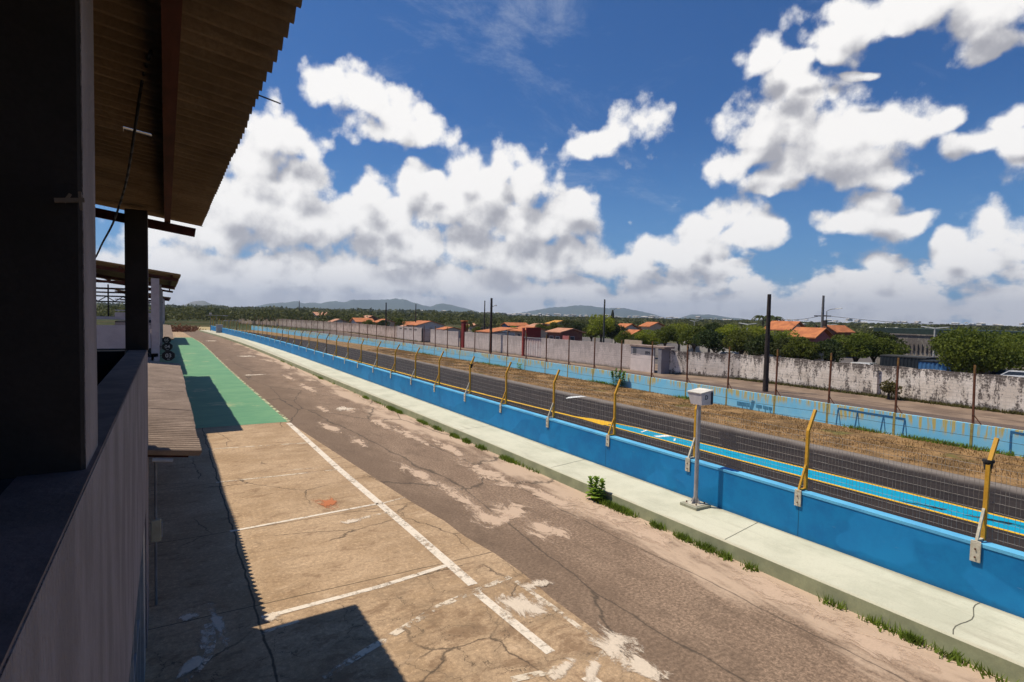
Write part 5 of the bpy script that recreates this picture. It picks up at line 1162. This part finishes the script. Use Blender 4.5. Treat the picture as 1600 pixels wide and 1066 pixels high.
def ridge(name, prof, dist, depth, mt, j=.05):
    """hill range: (photo column, photo row of the crest) turned into a real ridge at its distance, sloping down front and back"""
    g = np.random.default_rng(int(dist)); P = []; xs = np.arange(prof[0][0], prof[-1][0]+.1, 4.)
    ys_ = np.interp(xs, [p[0] for p in prof], [p[1] for p in prof]); ns = 9; V = []; Fs = []
    for i, (px, py) in enumerate(zip(xs, ys_)):
        d = ray(px, py); hz = math.hypot(d[0], d[1]); h = max(2, H+dist*d[2]/hz); u = np.array([d[0], d[1]])/hz
        for k in range(ns):
            t = k/(ns-1)*2-1; r = dist+depth*t+g.normal(0, depth*.02); hh = h*(math.cos(t*math.pi/2)**1.3)*(1+g.normal(0, j) if 0 < k < ns-1 and k != ns//2 else 1)*(1+g.normal(0, j*.35)); V.append((u[0]*r, u[1]*r, hh-3))
    for i in range(len(xs)-1):
        for k in range(ns-1): a = i*ns+k; Fs.append((a, a+ns, a+ns+1, a+1))
    o = MB().add(V, Fs).build(name, mt, smooth=True); o['kind'] = 'structure'; return o
ridge('hills', [(272, 480), (290, 475), (300, 471), (311, 469), (320, 470), (330, 474), (345, 476), (362, 480), (372, 483)], 3300, 500, m_hill2)
ridge('mountains', [(385, 485), (400, 478), (420, 474), (450, 472), (463, 470), (475, 474), (488, 472), (500, 474), (512, 471), (525, 470), (537, 472), (548, 469), (565, 468), (580, 468), (600, 468), (620, 466), (630, 467), (645, 472), (660, 476), (672, 479), (680, 476), (690, 473), (705, 476), (725, 481), (745, 486), (760, 490)], 5000, 600, m_hill)
ridge('mountains', [(795, 494), (815, 488), (840, 484), (860, 480), (880, 479), (900, 477), (920, 477), (932, 479), (950, 481), (975, 481), (995, 485), (1020, 490), (1040, 497)], 5400, 600, m_hill)
ridge('hills', [(1040, 500), (1058, 497), (1075, 495), (1090, 494), (1110, 495), (1140, 496), (1160, 497), (1175, 500)], 3600, 500, m_hill)
ridge('mountains', [(1060, 497), (1080, 491), (1110, 491), (1130, 494), (1150, 498)], 5600, 400, m_hill)
ridge('hills', [(200, 483), (230, 480), (262, 479), (275, 479), (300, 481), (345, 484), (420, 486), (470, 488)], 1700, 420, m_hill, .02)
ridge('hills', [(420, 489), (560, 489), (600, 491), (680, 493), (760, 495), (850, 497)], 1900, 420, m_hill, .02)
# end of the pit wall: lamp posts and small items
for px, pt, X, lab, both in ((338, 493, 8.6, 'T shaped lamp post nearest the end of the pit wall', True), (358, 501, 9.6, 'lamp post with an arm to the right near the end of the pit wall', False), (370, 501, 10.2, 'lamp post whose arm points left near the end of the pit wall', False), (329, 491, 8.4, 'slim post with a small white head at the end of the pit wall', False)):
    d = ray(px, 520); base_ = gz(px, 517 if px < 340 else 521, .3); x, y = base_[0], base_[1]; t = y/ray(px, pt)[1]; h = H+t*ray(px, pt)[2]
    e = empty('lamp_post', (x, y, .3), lab, 'lamp post', 'lamp posts at the end of the pit wall'); MB().tube((x, y, .28), (x, y, h), .07, .05, n=8).build('mast', m_cpole, e)
    if px > 330:
        s = -1 if px == 370 else 1; MB().bar((x-(2. if both else 0), y, h), (x+s*2.2, y, h), .06, .08).build('arm', m_gal, e); MB().box(min(x+s*1.3, x+s*2.3), y-.1, h-.12, max(x+s*1.3, x+s*2.3), y+.1, h-.04).build('lamp_head', m_wh, e)
    else: MB().box(x-.25, y-.2, h-.1, x+.25, y+.2, h+.3).build('lamp_head', m_wh, e)
x, y, _ = gz(342, 520, .3); tag(MB().bbox(x-.5, y-.4, .3, x+.7, y+.4, 1.9, .03).build('metal_cabinet', m_gal), 'grey metal cabinet by the lamp posts at the far end of the walkway', 'cabinet')

# ------------------------------------------------------------------ haze
hz_ = MB().box(-1500, -60, -1.2, 6200, 6600, 215).build('haze', bpy.data.materials.new('haze')); hz_['kind'] = 'stuff'
hm = hz_.data.materials[0]; hm.use_nodes = True; T = NT(hm.node_tree); T.n.clear(); out = T.add('ShaderNodeOutputMaterial')
vp = T.add('ShaderNodeVolumePrincipled'); vp.inputs['Color'].default_value = (.66, .80, 1., 1); vp.inputs['Density'].default_value = .00014; vp.inputs['Anisotropy'].default_value = .3
T.l.new(vp.outputs[0], out.inputs['Volume'])
